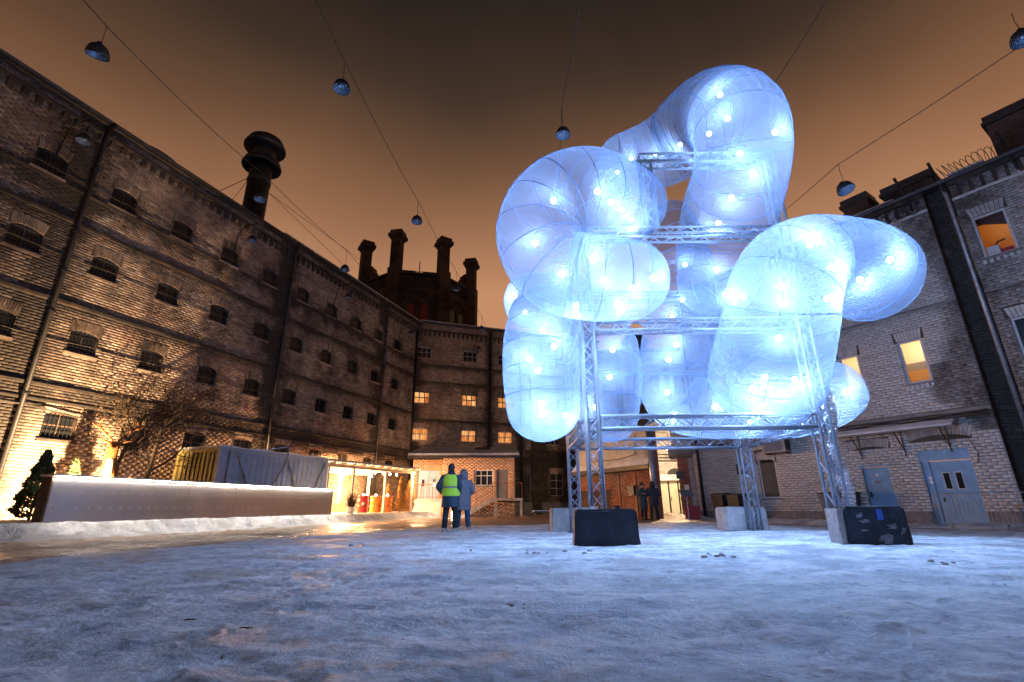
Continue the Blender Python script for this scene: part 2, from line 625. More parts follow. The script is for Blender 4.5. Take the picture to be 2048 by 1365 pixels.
def brick_mesh(name, B, mat, dirt=None, thick=.05):
    n = len(B)
    a, b2, z, zt, d = B.T
    v = np.zeros((n, 8, 3))
    for i, (xx, zz) in enumerate(((a, z), (b2, z), (b2, zt), (a, zt))):
        v[:, i, 0], v[:, i, 1], v[:, i, 2] = xx, d, zz
        v[:, i + 4, 0], v[:, i + 4, 1], v[:, i + 4, 2] = xx, thick, zz
    quads = np.array([[0, 1, 2, 3], [1, 5, 6, 2], [4, 0, 3, 7], [3, 2, 6, 7], [0, 4, 5, 1]])
    fi = (np.arange(n)[:, None, None] * 8 + quads[None]).reshape(-1, 4)
    me = bpy.data.meshes.new(name)
    me.vertices.add(n * 8)
    me.vertices.foreach_set('co', v.reshape(-1).astype(np.float32))
    me.loops.add(len(fi) * 4)
    me.loops.foreach_set('vertex_index', fi.reshape(-1).astype(np.int32))
    me.polygons.add(len(fi))
    me.polygons.foreach_set('loop_start', np.arange(0, len(fi) * 4, 4, dtype=np.int32))
    me.update(calc_edges=True)
    me.validate()
    if dirt is not None:
        at_ = me.attributes.new('dirt', 'FLOAT', 'POINT')
        at_.data.foreach_set('value', np.repeat(dirt, 8).astype(np.float32))
    me.materials.append(MATS[mat])
    return me


def brick_wall(parent, s0, s1, z0, z1, openings, excl, mat, mortar, dirtf=None, singles=0, seed=0, y=0.0, reveal=.28, back=.5):
    """bricks proud of a mortar backing that has real openings; the nearest in view become bricks of their own"""
    B = rows_of_bricks(s0, s1, z0, z1, list(openings) + list(excl), seed)
    dirt = np.array([dirtf(*q) for q in np.stack([(B[:, 0] + B[:, 1]) / 2, (B[:, 2] + B[:, 3]) / 2], 1)]) if dirtf else np.zeros(len(B))
    M = Matrix.Translation(parent.location) @ Matrix.Rotation(parent.rotation_euler.z, 4, 'Z')
    keep = np.ones(len(B), bool)
    if singles:
        cand = []
        for i, q in enumerate(B):
            if abs((q[1] - q[0]) - (BL - BG)) > 1e-4 or q[3] - q[2] < BH - BG - 1e-4:
                continue
            P = M @ Vector(((q[0] + q[1]) / 2, y, (q[2] + q[3]) / 2))
            if axis_depth(P) < 1:
                continue
            u, w = proj(P)
            if 10 < u < 2038 and 10 < w < 1000:
                cand.append(((P - Vector(CAM)).length, i))
        cand.sort()
        unit = brick_mesh('brick', np.array([[-(BL - BG) / 2, (BL - BG) / 2, 0, BH - BG, 0]]), mat)
        for _, i in cand[:singles]:
            keep[i] = False
            q = B[i]
            ob = place('brick', unit, parent, ((q[0] + q[1]) / 2, y + q[4], q[2]))
            ob['dirt'] = float(dirt[i])
    ob = place('brickwork', brick_mesh('brickwork', B[keep], mat, dirt[keep]), parent, (0, y, 0))
    stuff(ob)
    # backing with openings
    mb = MB()
    xs = sorted({s0, s1, *[q for a in openings for q in a[:2] if s0 < q < s1]})
    zs = sorted({z0, z1, *[q for a in openings for q in a[2:] if z0 < q < z1]})
    yb = y + .012
    for i in range(len(xs) - 1):
        for j in range(len(zs) - 1):
            cx, cz = (xs[i] + xs[i + 1]) / 2, (zs[j] + zs[j + 1]) / 2
            if any(a < cx < b2 and c < cz < d for a, b2, c, d in openings):
                continue
            mb.quad((xs[i], yb, zs[j]), (xs[i + 1], yb, zs[j]), (xs[i + 1], yb, zs[j + 1]), (xs[i], yb, zs[j + 1]))
    for a, b2, c, d in openings:
        y2 = y + reveal
        mb.quad((a, yb, c), (a, yb, d), (a, y2, d), (a, y2, c))
        mb.quad((b2, yb, d), (b2, yb, c), (b2, y2, c), (b2, y2, d))
        mb.quad((a, yb, d), (b2, yb, d), (b2, y2, d), (a, y2, d))
        mb.quad((b2, yb, c), (a, yb, c), (a, y2, c), (b2, y2, c))
    mb.build('wall', mortar, parent)


def arch_mesh(w, zs, rise, zt, fan, mat, n=13, proud=.022, name='arch'):
    """segmental arch of standing bricks over an opening of width w; z measured from the opening's sill"""
    mb = MB()
    for i in range(n):
        g = .08
        t0, t1 = (i + g) / n * 2 - 1, (i + 1 - g) / n * 2 - 1
        x0, x1 = t0 * w / 2, t1 * w / 2
        za, zb = zs + rise * (1 - t0 * t0), zs + rise * (1 - t1 * t1)
        X0, X1 = x0 * fan, x1 * fan
        Z0, Z1 = zt + rise * .45 * (1 - t0 * t0), zt + rise * .45 * (1 - t1 * t1)
        j = (i * 7919 % 5) * .002
        k = len(mb.v)
        for yy in (-proud + j, .09):
            mb.v += [(x0, yy, za), (x1, yy, zb), (X1, yy, Z1), (X0, yy, Z0)]
        mb.f += [tuple(k + q for q in f_) for f_ in ((0, 1, 2, 3), (1, 5, 6, 2), (4, 0, 3, 7), (3, 2, 6, 7), (0, 4, 5, 1))]
    return mb.mesh(name, mat)


def barred_window(name, w, h, rise, bars, cross, frame, pane, mullion=None, mw=.022):
    """frame with its pane(s) and iron bars; origin at the middle of the sill, y inward"""
    mb = MB()
    t_ = .055
    mb.box((-w / 2, .13, 0), (-w / 2 + t_, .19, h)).box((w / 2 - t_, .13, 0), (w / 2, .19, h))
    mb.box((-w / 2 + t_, .13, 0), (w / 2 - t_, .19, t_)).box((-w / 2 + t_, .13, h - t_ - rise * .5), (w / 2 - t_, .19, h))
    nx, nz_ = mullion or (1, 1)
    for i in range(1, nx):
        x = -w / 2 + w * i / nx
        mb.box((x - mw, .14, t_), (x + mw, .185, h - t_))
    for j in range(1, nz_):
        z = h * j / nz_
        mb.box((-w / 2 + t_, .142, z - mw), (w / 2 - t_, .183, z + mw))
    root = mb.build(name, frame)
    for i in range(nx):
        for j in range(nz_):
            xa, xb = -w / 2 + w * i / nx, -w / 2 + w * (i + 1) / nx
            za, zb = h * j / nz_, h * (j + 1) / nz_
            MB().box((xa + .01, .155, za + .01), (xb - .01, .165, zb - .01)).build('pane', pane, root)
    if bars:
        bm_ = MB().tube([(0, .05, .0), (0, .05, h)], .011, 5).mesh('bar', 'iron')
        for i in range(bars):
            place('bar', bm_, root, (-w / 2 + w * (i + .5) / bars, 0, 0))
        cm = MB().box((-w / 2, .055, -.012), (w / 2, .067, .012)).mesh('cross_bar', 'iron')
        for j in range(cross):
            place('cross_bar', cm, root, (0, 0, h * (j + .6) / (cross + .2)))
    return root


def set_window(proto, parent, s, z, first):
    ob = proto if first else copy_tree(proto)
    ob.parent = parent
    ob.location = (s, 0, z)
    return ob


def text_mesh(body, size):
    cu = bpy.data.curves.new('t', 'FONT')
    cu.body, cu.size, cu.extrude, cu.align_x = body, size, .0012, 'CENTER'
    ob = bpy.data.objects.new('t', cu)
    COL.objects.link(ob)
    me = bpy.data.meshes.new_from_object(ob.evaluated_get(bpy.context.evaluated_depsgraph_get()))
    bpy.data.objects.remove(ob)
    return me


def smooth01(x):
    x = np.clip(x, 0, 1)
    return x * x * (3 - 2 * x)


# ------------------------------------------------------------------ ground
BAR_A, BAR_B = Vector((-10.8, 11.9)), Vector((-8.0, 22.7))
BAR_D = (BAR_B - BAR_A).normalized()
BAR_N = Vector((-BAR_D.y, BAR_D.x))          # towards the old building
PLAT = .36
RW_P0, RW_AZ = Vector((14.33, 19.08)), R_(-34)
RW_X = Vector((-math.sin(RW_AZ), -math.cos(RW_AZ)))     # to the right along the pale wall
RW_IN = Vector((math.cos(RW_AZ), -math.sin(RW_AZ)))     # into the pale building


def vnoise(x, y, seed=0):
    def h(i, j):
        q = np.sin(i * 127.1 + j * 311.7 + seed * 74.7) * 43758.5453
        return q - np.floor(q)
    i, j = np.floor(x), np.floor(y)
    u, v = smooth01(x - i), smooth01(y - j)
    return (h(i, j) * (1 - u) + h(i + 1, j) * u) * (1 - v) + (h(i, j + 1) * (1 - u) + h(i + 1, j + 1) * u) * v


def fbm(x, y, o_=4, seed=0):
    s, a = 0, .5
    for k in range(o_):
        s = s + a * vnoise(x, y, seed + k)
        x, y, a = x * 2.03 + 1.7, y * 2.03 + 9.2, a * .5
    return s


def ground_h(x, y, detail=True):
    x, y = np.asarray(x, float), np.asarray(y, float)
    d = (x - BAR_A.x) * BAR_N.x + (y - BAR_A.y) * BAR_N.y
    n = fbm(x * 1.3, y * 1.3, 5, 3)
    h = PLAT * smooth01((d + .50) / .42)
    nb = fbm(x * 3.1, y * 3.1, 5, 13)
    h = h + (.10 * n + .16 * np.maximum(nb - .42, 0) * 2) * np.exp(-((d + .60 + .6 * (n - .5)) / .24) ** 2)
    h = h - .18 * smooth01((x - 7) / 5) * smooth01((y - 8) / 6)
    dw = -((x - RW_P0.x) * RW_IN.x + (y - RW_P0.y) * RW_IN.y)
    h = h + (.34 * n + .02) * np.exp(-((dw - .55) / .42) ** 2) * (dw > -1)
    h = h + (.30 * n) * np.exp(-((y - 26.2 - .12 * x) / .6) ** 2) * smooth01((x + 2) / 2)
    if detail:
        rut = .5 + .5 * np.sin((x * .25 + y) * 7.5 + 5 * fbm(x * .4, y * .4, 3, 9))
        near = np.exp(-((x * x + y * y) / 16.0) ** .7)
        h = h + .055 * (fbm(x * .8, y * 1.3, 5, 1) - .48) + .045 * (fbm(x * 4, y * 6.5, 5, 5) - .48) + .014 * (rut - .5) * near
        h = h + .022 * np.maximum(fbm(x * 9, y * 11, 3, 21) - .52, 0) * 2.2
    return h


def gz(x, y):
    return float(ground_h(x, y))


def make_ground():
    fine = np.concatenate([np.linspace(R_(-62), R_(62), 560), np.linspace(R_(64), R_(296), 70)])
    rad = np.concatenate([[.02, .25], np.geomspace(.5, 34, 330), np.geomspace(36, 400, 22)])
    A, Rr = np.meshgrid(fine, rad)
    X, Y = Rr * np.sin(A), Rr * np.cos(A)
    Z = ground_h(X, Y)
    Z = Z * (1 - smooth01((Rr - 60) / 40))
    Z = np.where((Rr < 1.2) & (Y < .4), np.minimum(Z, .05), Z)
    # tyre ruts and footprints pressed into the snow
    rnd = np.random.default_rng(12)
    for x0, y0, rad_, dep in ((-9.0, -7.0, 10.6, .020), (-9.0, -7.0, 12.2, .016), (14.0, -10.0, 15.2, .018), (14.0, -10.0, 16.7, .014), (3.0, 24.0, 19.4, .015), (3.0, 24.0, 20.9, .013)):
        q = np.hypot(X - x0, Y - y0) - rad_ + .10 * (fbm(X * .5, Y * .5, 2, 31) - .5)
        ang = np.arctan2(Y - y0, X - x0)
        worn = smooth01((fbm(X * .7, Y * .7, 3, 44) - .30) / .25)
        Z = Z + worn * (-dep * np.exp(-(q / .11) ** 4) + dep * .8 * np.exp(-((np.abs(q) - .17) / .05) ** 2) + .006 * np.sin(q * 62) * np.exp(-(q / .13) ** 4) + .003 * np.sin(ang * rad_ * 70) * np.exp(-(q / .13) ** 4))
    walks = [((-3.5, 1.6), (1.0, 6.5)), ((2.8, 1.8), (.4, 8.0)), ((-1.5, 2.2), (-2.0, 12.0)), ((4.2, 3.0), (5.2, 7.6)), ((.5, 1.5), (4.5, 5.0)), ((-4.5, 4.0), (3.0, 7.5)), ((1.0, 3.0), (8.0, 8.5))]
    for (xa, ya), (xb, yb) in walks:
        ln = math.hypot(xb - xa, yb - ya)
        ux, uy = (xb - xa) / ln, (yb - ya) / ln
        for k in range(int(ln / .62)):
            sd = .11 if k % 2 else -.11
            cx = xa + ux * .62 * k - uy * sd + rnd.normal(0, .05)
            cy_ = ya + uy * .62 * k + ux * sd + rnd.normal(0, .05)
            m_ = (np.abs(X - cx) < .3) & (np.abs(Y - cy_) < .3)
            if not m_.any():
                continue
            lx, ly = (X[m_] - cx) * ux + (Y[m_] - cy_) * uy, -(X[m_] - cx) * uy + (Y[m_] - cy_) * ux
            e_ = np.sqrt((lx / .135) ** 2 + (ly / (.052 + .012 * np.sign(lx))) ** 2)
            Z[m_] += -.012 * (1 - smooth01((e_ - .8) / .35)) + .007 * np.exp(-((e_ - 1.28) / .22) ** 2) + .003 * np.sin(lx * 150) * (e_ < .9)
    nr, na = A.shape
    v = np.stack([X, Y, Z], -1).reshape(-1, 3)
    i, j = np.meshgrid(np.arange(nr - 1), np.arange(na), indexing='ij')
    j2 = (j + 1) % na
    f_ = np.stack([i * na + j, (i + 1) * na + j, (i + 1) * na + j2, i * na + j2], -1).reshape(-1, 4)
    me = bpy.data.meshes.new('snow_ground')
    me.vertices.add(len(v))
    me.vertices.foreach_set('co', v.reshape(-1).astype(np.float32))
    me.loops.add(len(f_) * 4)
    me.loops.foreach_set('vertex_index', f_[:, ::-1].reshape(-1).astype(np.int32))
    me.polygons.add(len(f_))
    me.polygons.foreach_set('loop_start', np.arange(0, len(f_) * 4, 4, dtype=np.int32))
    me.polygons.foreach_set('use_smooth', np.ones(len(f_), bool))
    me.update(calc_edges=True)
    # swept road between the bank and the trodden snow
    x, y = v[:, 0], v[:, 1]
    d = (x - BAR_A.x) * BAR_N.x + (y - BAR_A.y) * BAR_N.y
    edge = np.interp(y, [-20, 3, 7, 8.3, 11.2, 18.5, 20.5], [-5.6, -5.7, -5.9, -5.7, -4.9, -1.6, 9])
    inner = smooth01((edge - x) / .9) * smooth01((-d - .85) / .3)
    far = smooth01((y - 19.5) / 1.2) * smooth01((25.6 + .12 * x - y) / .8) * smooth01((-d - .85) / .3)
    dw = -((x - RW_P0.x) * RW_IN.x + (y - RW_P0.y) * RW_IN.y)
    far = far * smooth01((dw - 1.1) / .6)
    lane = smooth01((dw - 1.2) / .5) * smooth01((2.7 - dw) / .7) * smooth01((y - 12) / 4) * .75
    at_ = me.attributes.new('road', 'FLOAT', 'POINT')
    at_.data.foreach_set('value', np.clip(np.maximum(np.maximum(inner, far), lane), 0, 1).astype(np.float32))
    me.materials.append(MATS['snow_ground'])
    structure(place('snow_ground', me))


make_ground()

# ------------------------------------------------------------------ the long old building on the left
mt, t, b = newmat('brick_far')
tcn = N(t, 'ShaderNodeTexCoord').outputs['Object']
sx = N(t, 'ShaderNodeSeparateXYZ')
t.links.new(tcn, sx.inputs[0])
cb = N(t, 'ShaderNodeCombineXYZ')
t.links.new(mth(t, 'ADD', sx.outputs[0], sx.outputs[1]), cb.inputs[0])
t.links.new(sx.outputs[2], cb.inputs[1])
tb = N(t, 'ShaderNodeTexBrick')
for k_, v_ in (('Color1', (.15, .095, .068, 1)), ('Color2', (.10, .064, .048, 1)), ('Mortar', (.05, .04, .035, 1)), ('Scale', 1.0), ('Mortar Size', .012), ('Brick Width', .30), ('Row Height', .105)):
    tb.inputs[k_].default_value = v_
t.links.new(cb.outputs[0], tb.inputs['Vector'])
sm_ = ramp(t, noise(t, tcn, .35, 7, .7), ((.35, (.25,) * 3), (.62, (1.1,) * 3)))
t.links.new(mixc(t, 1.0, tb.outputs['Color'], sm_, 'MULTIPLY'), b.inputs['Base Color'])
b.inputs['Roughness'].default_value = .9

P0L = Vector((-8.1, 39.6, 0))
AZL = R_(20)
left = thing('brick_building', 'long four-storey sooty brick building with rows of small barred windows and red numbers', 'building', P0L, math.pi / 2 - AZL)
LS0, LTOP = -36.0, 15.75
LCOL = [-2.9 - 2.586 * k for k in range(12)]
LROW = [12.90, 9.72, 6.60]
LPIPE = [-24.9, -14.45, -4.75]
LBAND = [(12.27, .12, .05), (10.92, .18, .09), (7.80, .18, .09), (4.72, .16, .10), (4.22, .13, .07)]
ops, exc = [], []
for s in LCOL:
    for z in LROW:
        ops.append((s - .48, s + .48, z - .45, z + .45))
        exc.append((s - .56, s + .56, z + .33, z + .79))
    ops.append((s - .52, s + .52, 3.0, 4.0 - .02))
    exc.append((s - .60, s + .60, 3.86, 4.21))


def dirt_left(s, z):
    d = .16
    for p in LPIPE:
        d += 1.0 * math.exp(-((s - p + .25) / .62) ** 2)
    for zb, hb, pr in LBAND:
        if z < zb:
            d += .75 * math.exp(-(zb - z) / .30)
        else:
            d += .35 * math.exp(-(z - zb - hb) / .22)
    if z > 13.4:
        d += .12 * (z - 13.4)
    for zr in LROW:
        if zr - 1.1 < z < zr + .3:
            k = round((s + 2.9) / -2.586)
            ds = abs(s - (-2.9 - 2.586 * k))
            if ds < 1.0:
                d += .38 * math.exp(-((ds - .5) / .28) ** 2) * (1 if z < zr + .3 else 0)
    if 4.2 < z < 4.75:
        d += .55
    if s < -25.2:
        d += .22
    return min(1.0, d)


brick_wall(left, LS0, 0, -.2, LTOP, ops, exc, 'brick_old', 'mortar_dark', dirt_left, 300, 1)

arch_u = arch_mesh(.96, .78, .12, 1.20, 1.17, 'brick_old')
arch_g = arch_mesh(1.04, .86, .12, 1.20, 1.15, 'brick_old')
win_u = barred_window('window', .96, .90, .12, 7, 2, 'frame_dark', 'glass_dark', (2, 1))
win_g = barred_window('window', 1.04, 1.0, .12, 8, 2, 'frame_brown', 'glass_dark', (2, 2))
sill_m = MB().box((-.56, -.05, -.10), (.56, .20, -.003)).mesh('sill', 'brick_old')
sill_d = MB().box((-.60, -.09, -.09), (.60, .20, -.003)).mesh('sill', 'sooty_ledge')
first_u = first_g = True
for s in LCOL:
    for z in LROW:
        wn = set_window(win_u, left, s, z - .45, first_u)
        first_u = False
        ao = place('arch', arch_u, left, (s, 0, z - .45))
        stuff(ao)
        ao['dirt'] = random.uniform(.3, .8)
        so = place('sill', sill_m, left, (s, 0, z - .45))
        so['dirt'] = random.uniform(.0, .5)
    set_window(win_g, left, s, 3.0, first_g)
    first_g = False
    ao = stuff(place('arch', arch_g, left, (s, 0, 3.0)))
    ao['dirt'] = random.uniform(.0, .35)
    place('sill', sill_d, left, (s, 0, 3.0))


def ledge(parent, s0, s1, z, h, proud, mat='sooty_ledge', name='string_course', seed=0, step=.62):
    rnd = random.Random(seed)
    mb = MB()
    s = s0
    while s < s1 - .01:
        e_ = min(s + step * rnd.uniform(.7, 1.3), s1)
        p, q = proud * rnd.uniform(.82, 1.1), rnd.uniform(-.012, .012)
        mb.prism([(-p, z + q + .02), (-p * .55, z + q), (.03, z + q), (.03, z + h + q), (-p * .7, z + h + q), (-p, z + h * .72 + q)], 'x', s, e_ - .002)
        s = e_
    return mb.build(name, mat, parent)


for k, (zb, hb, pr) in enumerate(LBAND):
    ledge(left, LS0, -.01, zb, hb, pr, seed=k)
mb = MB()
s = LS0
while s < -.3:
    mb.prism([(-.10, 14.80), (.0, 14.72), (.03, 14.72), (.03, 15.10), (-.12, 15.10)], 'x', s, s + .20)
    s += .42
stuff(mb.build('dentil_course', 'sooty_ledge', left))
ledge(left, LS0, -.01, 15.10, .16, .15, 'sooty_ledge', 'cornice', 11, 1.4)
ledge(left, LS0, -.01, 15.58, .16, .19, 'sooty_ledge', 'cornice', 12, 1.4)
rf = MB().prism([(-.34, 15.75), (8, 17.6), (8, 17.3), (-.30, 15.66)], 'x', LS0, .4).build('roof', 'roof_metal', left)
MB().prism([(-.36, 15.79), (.4, 15.95), (.4, 16.03), (-.30, 15.88)], 'x', -15.5, .2).build('snow_edge', 'snow_roof', rf)
for s in (-30.2, -22.6, -9.2):
    mb = MB()
    ring = [(math.cos(a) * .8, math.sin(a) * .22) for a in [math.pi * k / 8 for k in range(9)]]
    mb.prism([(s + u, 15.9 + v) for u, v in ring], 'y', .05, 1.6)
    mb.build('roof_hood', 'roof_metal', rf)


def downpipe(parent, pts, r, mat, clips):
    p = MB().tube(pts, r, 10).build('downpipe', mat, parent, True)
    for z in clips:
        x, y = pts[-1][0], pts[-1][1]
        MB().box((x - r - .03, y - r - .02, z - .03), (x + r + .03, .0, z + .03)).build('pipe_clip', 'iron', p)
    return p


for s in LPIPE:
    downpipe(left, [(s + .1, -.3, 15.72), (s + .02, -.26, 15.35), (s, -.16, 14.95), (s, -.16, .1)], .075, 'iron' if s < -20 else 'pipe_dark', [4.4, 7.4, 9.0, 10.6, 13.4])
MB().tube([(-.28, -.12, 15.0), (-.28, -.12, .1)], .09, 8).build('downpipe', 'iron', left, True)
for z in (4.12, 6.47, 9.62, 12.72):          # old wires stapled along each storey
    pts = [(LS0 + 36 * k / 60, -.035 - .01 * (k % 2), z + .03 * math.sin(k * 1.3) - .004 * (k % 7)) for k in range(60)]
    MB().tube(pts, .016, 4).build('wire', 'cable', left)
pts = [(-26 + 25.5 * k / 40, -.16, 4.02 + .09 * math.sin(k * .9) - .12 * abs(math.sin(k * math.pi / 8))) for k in range(41)]
MB().tube(pts, .03, 5).build('wire', 'cable', left)
for ch, s in (('7', -18.45), ('6', -15.95), ('5', -13.35), ('4', -10.72), ('3', -8.1), ('2', -5.5)):
    me = text_mesh(ch, .56)
    me.materials.clear()
    me.materials.append(MATS['number_red'])
    place('painted_number', me, left, (s, -.012, 5.36), (math.pi / 2, 0, 0), (1.05, 1, 1))

# gooseneck lamps over the windows
def dome_lamp_meshes():
    shade = MB().lathe([(.0, .27), (.045, .27), (.06, .22), (.11, .20), (.19, .13), (.235, .02), (.25, -.09), (.246, -.10), (.24, -.09)], n=22).mesh('shade', 'plastic_dark', True)
    glass = MB().lathe([(.242, -.092), (.225, .01), (.18, .115), (.10, .17), (.06, .16), (.075, .06), (.05, -.02), (.0, -.045)], n=22).mesh('reflector', 'lamp_shell', True)
    return shade, glass


SHADE, GLASS = dome_lamp_meshes()
place_words = ['beside the far left downpipe', 'below the steel flue', 'above the window right of the middle downpipe', 'close to the inner corner of the yard']
Minv = lambda th: (Matrix.Translation(th.location) @ Matrix.Rotation(th.rotation_euler.z, 4, 'Z'))
for k, col in enumerate((9, 6, 3, 0)):
    s = LCOL[col] + .05
    P = Minv(left) @ Vector((s, 0, 13.5))
    g = thing('wall_lamp', 'dark dome lamp on a bent wall arm ' + place_words[k], 'lamp', P, left.rotation_euler.z, 'lamps on bent arms along the cornice')
    MB().tube([(0, -.03, -.35), (.02, -.10, .3), (.05, -.22, .95), (.12, -.5, 1.2), (.25, -1.15, 1.28)], .028, 6).build('arm', 'iron', g)
    MB().tube([(.22, -1.0, 1.26), (.22, -1.0, .45)], .010, 4).build('cord', 'cable', g)
    place('shade', SHADE, g, (.22, -1.0, .32))
    place('reflector', GLASS, g, (.22, -1.0, .32))

# ------------------------------------------------------------------ rear building across the corner
back = thing('brick_building', 'sooty brick building across the inner corner with two rows of lit barred windows', 'building', P0L, R_(20))
BTOP = 15.9
ops, exc = [], []
BCOL, BROW = [.65, 4.7, 7.95, 12.4], [(12.70, 0), (8.78, 1), (5.76, 1)]
for s in BCOL:
    for z, lit in BROW:
        ops.append((s - .64, s + .64, z, z + 1.02))
        exc.append((s - .74, s + .74, z + .88, z + 1.38))
ops.append((12.05, 13.25, 1.45, 3.40))
exc.append((11.95, 13.35, 3.22, 3.78))
BB = [(11.95, .20, .10), (10.55, .12, .06), (7.32, .16, .08), (4.98, .24, .12), (4.45, .14, .07)]


def dirt_back(s, z):
    d = .08
    for p in (0.1, 6.5, 9.3, 11.4):
        d += .9 * math.exp(-((s - p) / .38) ** 2)
    for zb, hb, pr in BB:
        if z < zb:
            d += .8 * math.exp(-(zb - z) / .35)
        else:
            d += .4 * math.exp(-(z - zb - hb) / .25)
    if z < 5:
        d += .35
    if s > 9.4:
        d += .2
    return min(1, d)


brick_wall(back, .0, 17.5, -.2, BTOP, ops, exc, 'brick_old', 'mortar_dark', dirt_back, 0, 2)
arch_b = arch_mesh(1.28, .90, .12, 1.34, 1.13, 'brick_old', 15)
win_dark = barred_window('window', 1.28, 1.02, .1, 8, 1, 'frame_white', 'glass_dark', (3, 2))
win_lit = barred_window('window', 1.28, 1.02, .1, 0, 0, 'frame_dark', 'pane_lit', (3, 2), .04)
win_lit2 = barred_window('window', 1.28, 1.02, .1, 7, 0, 'frame_white', 'pane_lit', (2, 2), .036)
fd = fl = fl2 = True
for s in BCOL:
    for r_, (z, lit) in enumerate(BROW):
        if r_ == 0 or s > 10:
            set_window(win_dark, back, s, z, fd)
            fd = False
        elif r_ == 1:
            set_window(win_lit, back, s, z, fl)
            fl = False
        else:
            set_window(win_lit2, back, s, z, fl2)
            fl2 = False
        ao = stuff(place('arch', arch_b, back, (s, 0, z)))
        ao['dirt'] = random.uniform(.3, .7)
        so = place('sill', sill_m, back, (s, 0, z), None, (1.22, 1, 1))
        so['dirt'] = random.uniform(0, .4)
wt = barred_window('window', 1.20, 1.95, .1, 5, 3, 'frame_white', 'glass_dark', (2, 3))
set_window(wt, back, 12.65, 1.45, True)
stuff(place('arch', arch_mesh(1.20, 1.77, .16, 2.28, 1.13, 'brick_old', 13), back, (12.65, 0, 1.45)))
for k, (zb, hb, pr) in enumerate(BB):
    ledge(back, .02, 17.5, zb, hb, pr, seed=30 + k)
mb = MB()
s = .1
while s < 17.2:
    mb.prism([(-.10, 14.80), (.0, 14.72), (.03, 14.72), (.03, 15.10), (-.12, 15.10)], 'x', s, s + .20)
    s += .42
stuff(mb.build('dentil_course', 'sooty_ledge', back))
ledge(back, .02, 17.5, 15.10, .16, .15, 'sooty_ledge', 'cornice', 41, 1.4)
rf = MB().prism([(-.34, 15.9), (8, 17.0), (8, 16.8), (-.30, 15.74)], 'x', -.1, 17.6).build('roof', 'roof_metal', back)
MB().prism([(-.36, 15.94), (.4, 16.0), (.4, 16.08), (-.30, 16.02)], 'x', .2, 17.4).build('snow_edge', 'snow_roof', rf)
for s in (6.5, 9.35):
    MB().tube([(s, -.16, 15.6), (s, -.16, .1)], .08, 8).build('downpipe', 'iron', back, True)
MB().box((10.3, -.16, -.1), (11.1, .05, 15.0)).build('pilaster', 'sooty_ledge', back)
MB().box((10.0, -.12, 1.9), (11.0, .02, 3.1)).build('board', 'plaster_dark', back)
for k in range(3):
    pts = [(5.5 + 11.5 * q / 24, -.2 - .05 * k, 4.75 - .12 * k - .16 * math.sin(math.pi * q / 24) - .05 * math.sin(q * (1.1 + .3 * k))) for q in range(25)]
    MB().tube(pts, .028, 5).build('wire', 'cable', back)
MB().box((8.4, -.10, -.2), (17.5, .03, .95)).build('plinth', 'stone', back)
P = Minv(back) @ Vector((4.9, 0, 13.4))
g = thing('wall_lamp', 'dark dome lamp on a bent arm above the rear building top window', 'lamp', P, back.rotation_euler.z, 'lamps on bent arms along the cornice')
MB().tube([(0, -.03, -.2), (0, -.15, .5), (.1, -.5, .9), (.3, -1.0, 1.0)], .028, 6).build('arm', 'iron', g)
MB().tube([(.26, -.9, 1.0), (.26, -.9, .4)], .010, 4).build('cord', 'cable', g)
place('shade', SHADE, g, (.26, -.9, .28))
place('reflector', GLASS, g, (.26, -.9, .28))

# ------------------------------------------------------------------ octagonal tower behind the roofs
TY = 50.0
zc_ = at(840, 548, TY).z
base_z = 10.0
TC = Vector((at(812, 600, TY).x, TY + 6.2, 0))
tower = thing('octagonal_tower', 'dark octagonal brick tower with arched windows, snowy roof and tall corner chimneys', 'tower', TC, R_(12))
TRR = 6.75
vt = [Vector((TRR * math.cos(R_(22.5 + 45 * k)), TRR * math.sin(R_(22.5 + 45 * k)), 0)) for k in range(8)]
mb = MB()
for k in range(8):
    a, c2 = vt[k], vt[(k + 1) % 8]
    mb.quad((a.x, a.y, base_z), (c2.x, c2.y, base_z), (c2.x, c2.y, zc_), (a.x, a.y, zc_))
mb.build('wall', 'brick_far', tower)
ap = zc_ + 3.2
mb, sn = MB(), MB()
for k in range(8):
    a, c2 = vt[k] * 1.06, vt[(k + 1) % 8] * 1.06
    mb.quad((a.x, a.y, zc_ + .05), (c2.x, c2.y, zc_ + .05), (c2.x * .02, c2.y * .02, ap), (a.x * .02, a.y * .02, ap))
    mb.quad((a.x, a.y, zc_ + .05), (a.x, a.y, zc_ - .15), (c2.x, c2.y, zc_ - .15), (c2.x, c2.y, zc_ + .05))
    mb.quad((a.x, a.y, zc_ - .15), (a.x * .92, a.y * .92, zc_ - .2), (c2.x * .92, c2.y * .92, zc_ - .2), (c2.x, c2.y, zc_ - .15))
    lo, hi = .93, .12
    sn.quad((a.x * lo, a.y * lo, zc_ + .42), (c2.x * lo, c2.y * lo, zc_ + .42), (c2.x * hi, c2.y * hi, ap - .18), (a.x * hi, a.y * hi, ap - .18))
rf = mb.build('roof', 'roof_metal', tower)
sn.build('snow_layer', 'snow_roof', rf)
MB().tube([(0, 0, ap - .2), (0, 0, ap + 1.6)], .06, 6).build('finial', 'iron', rf)
dn = MB()
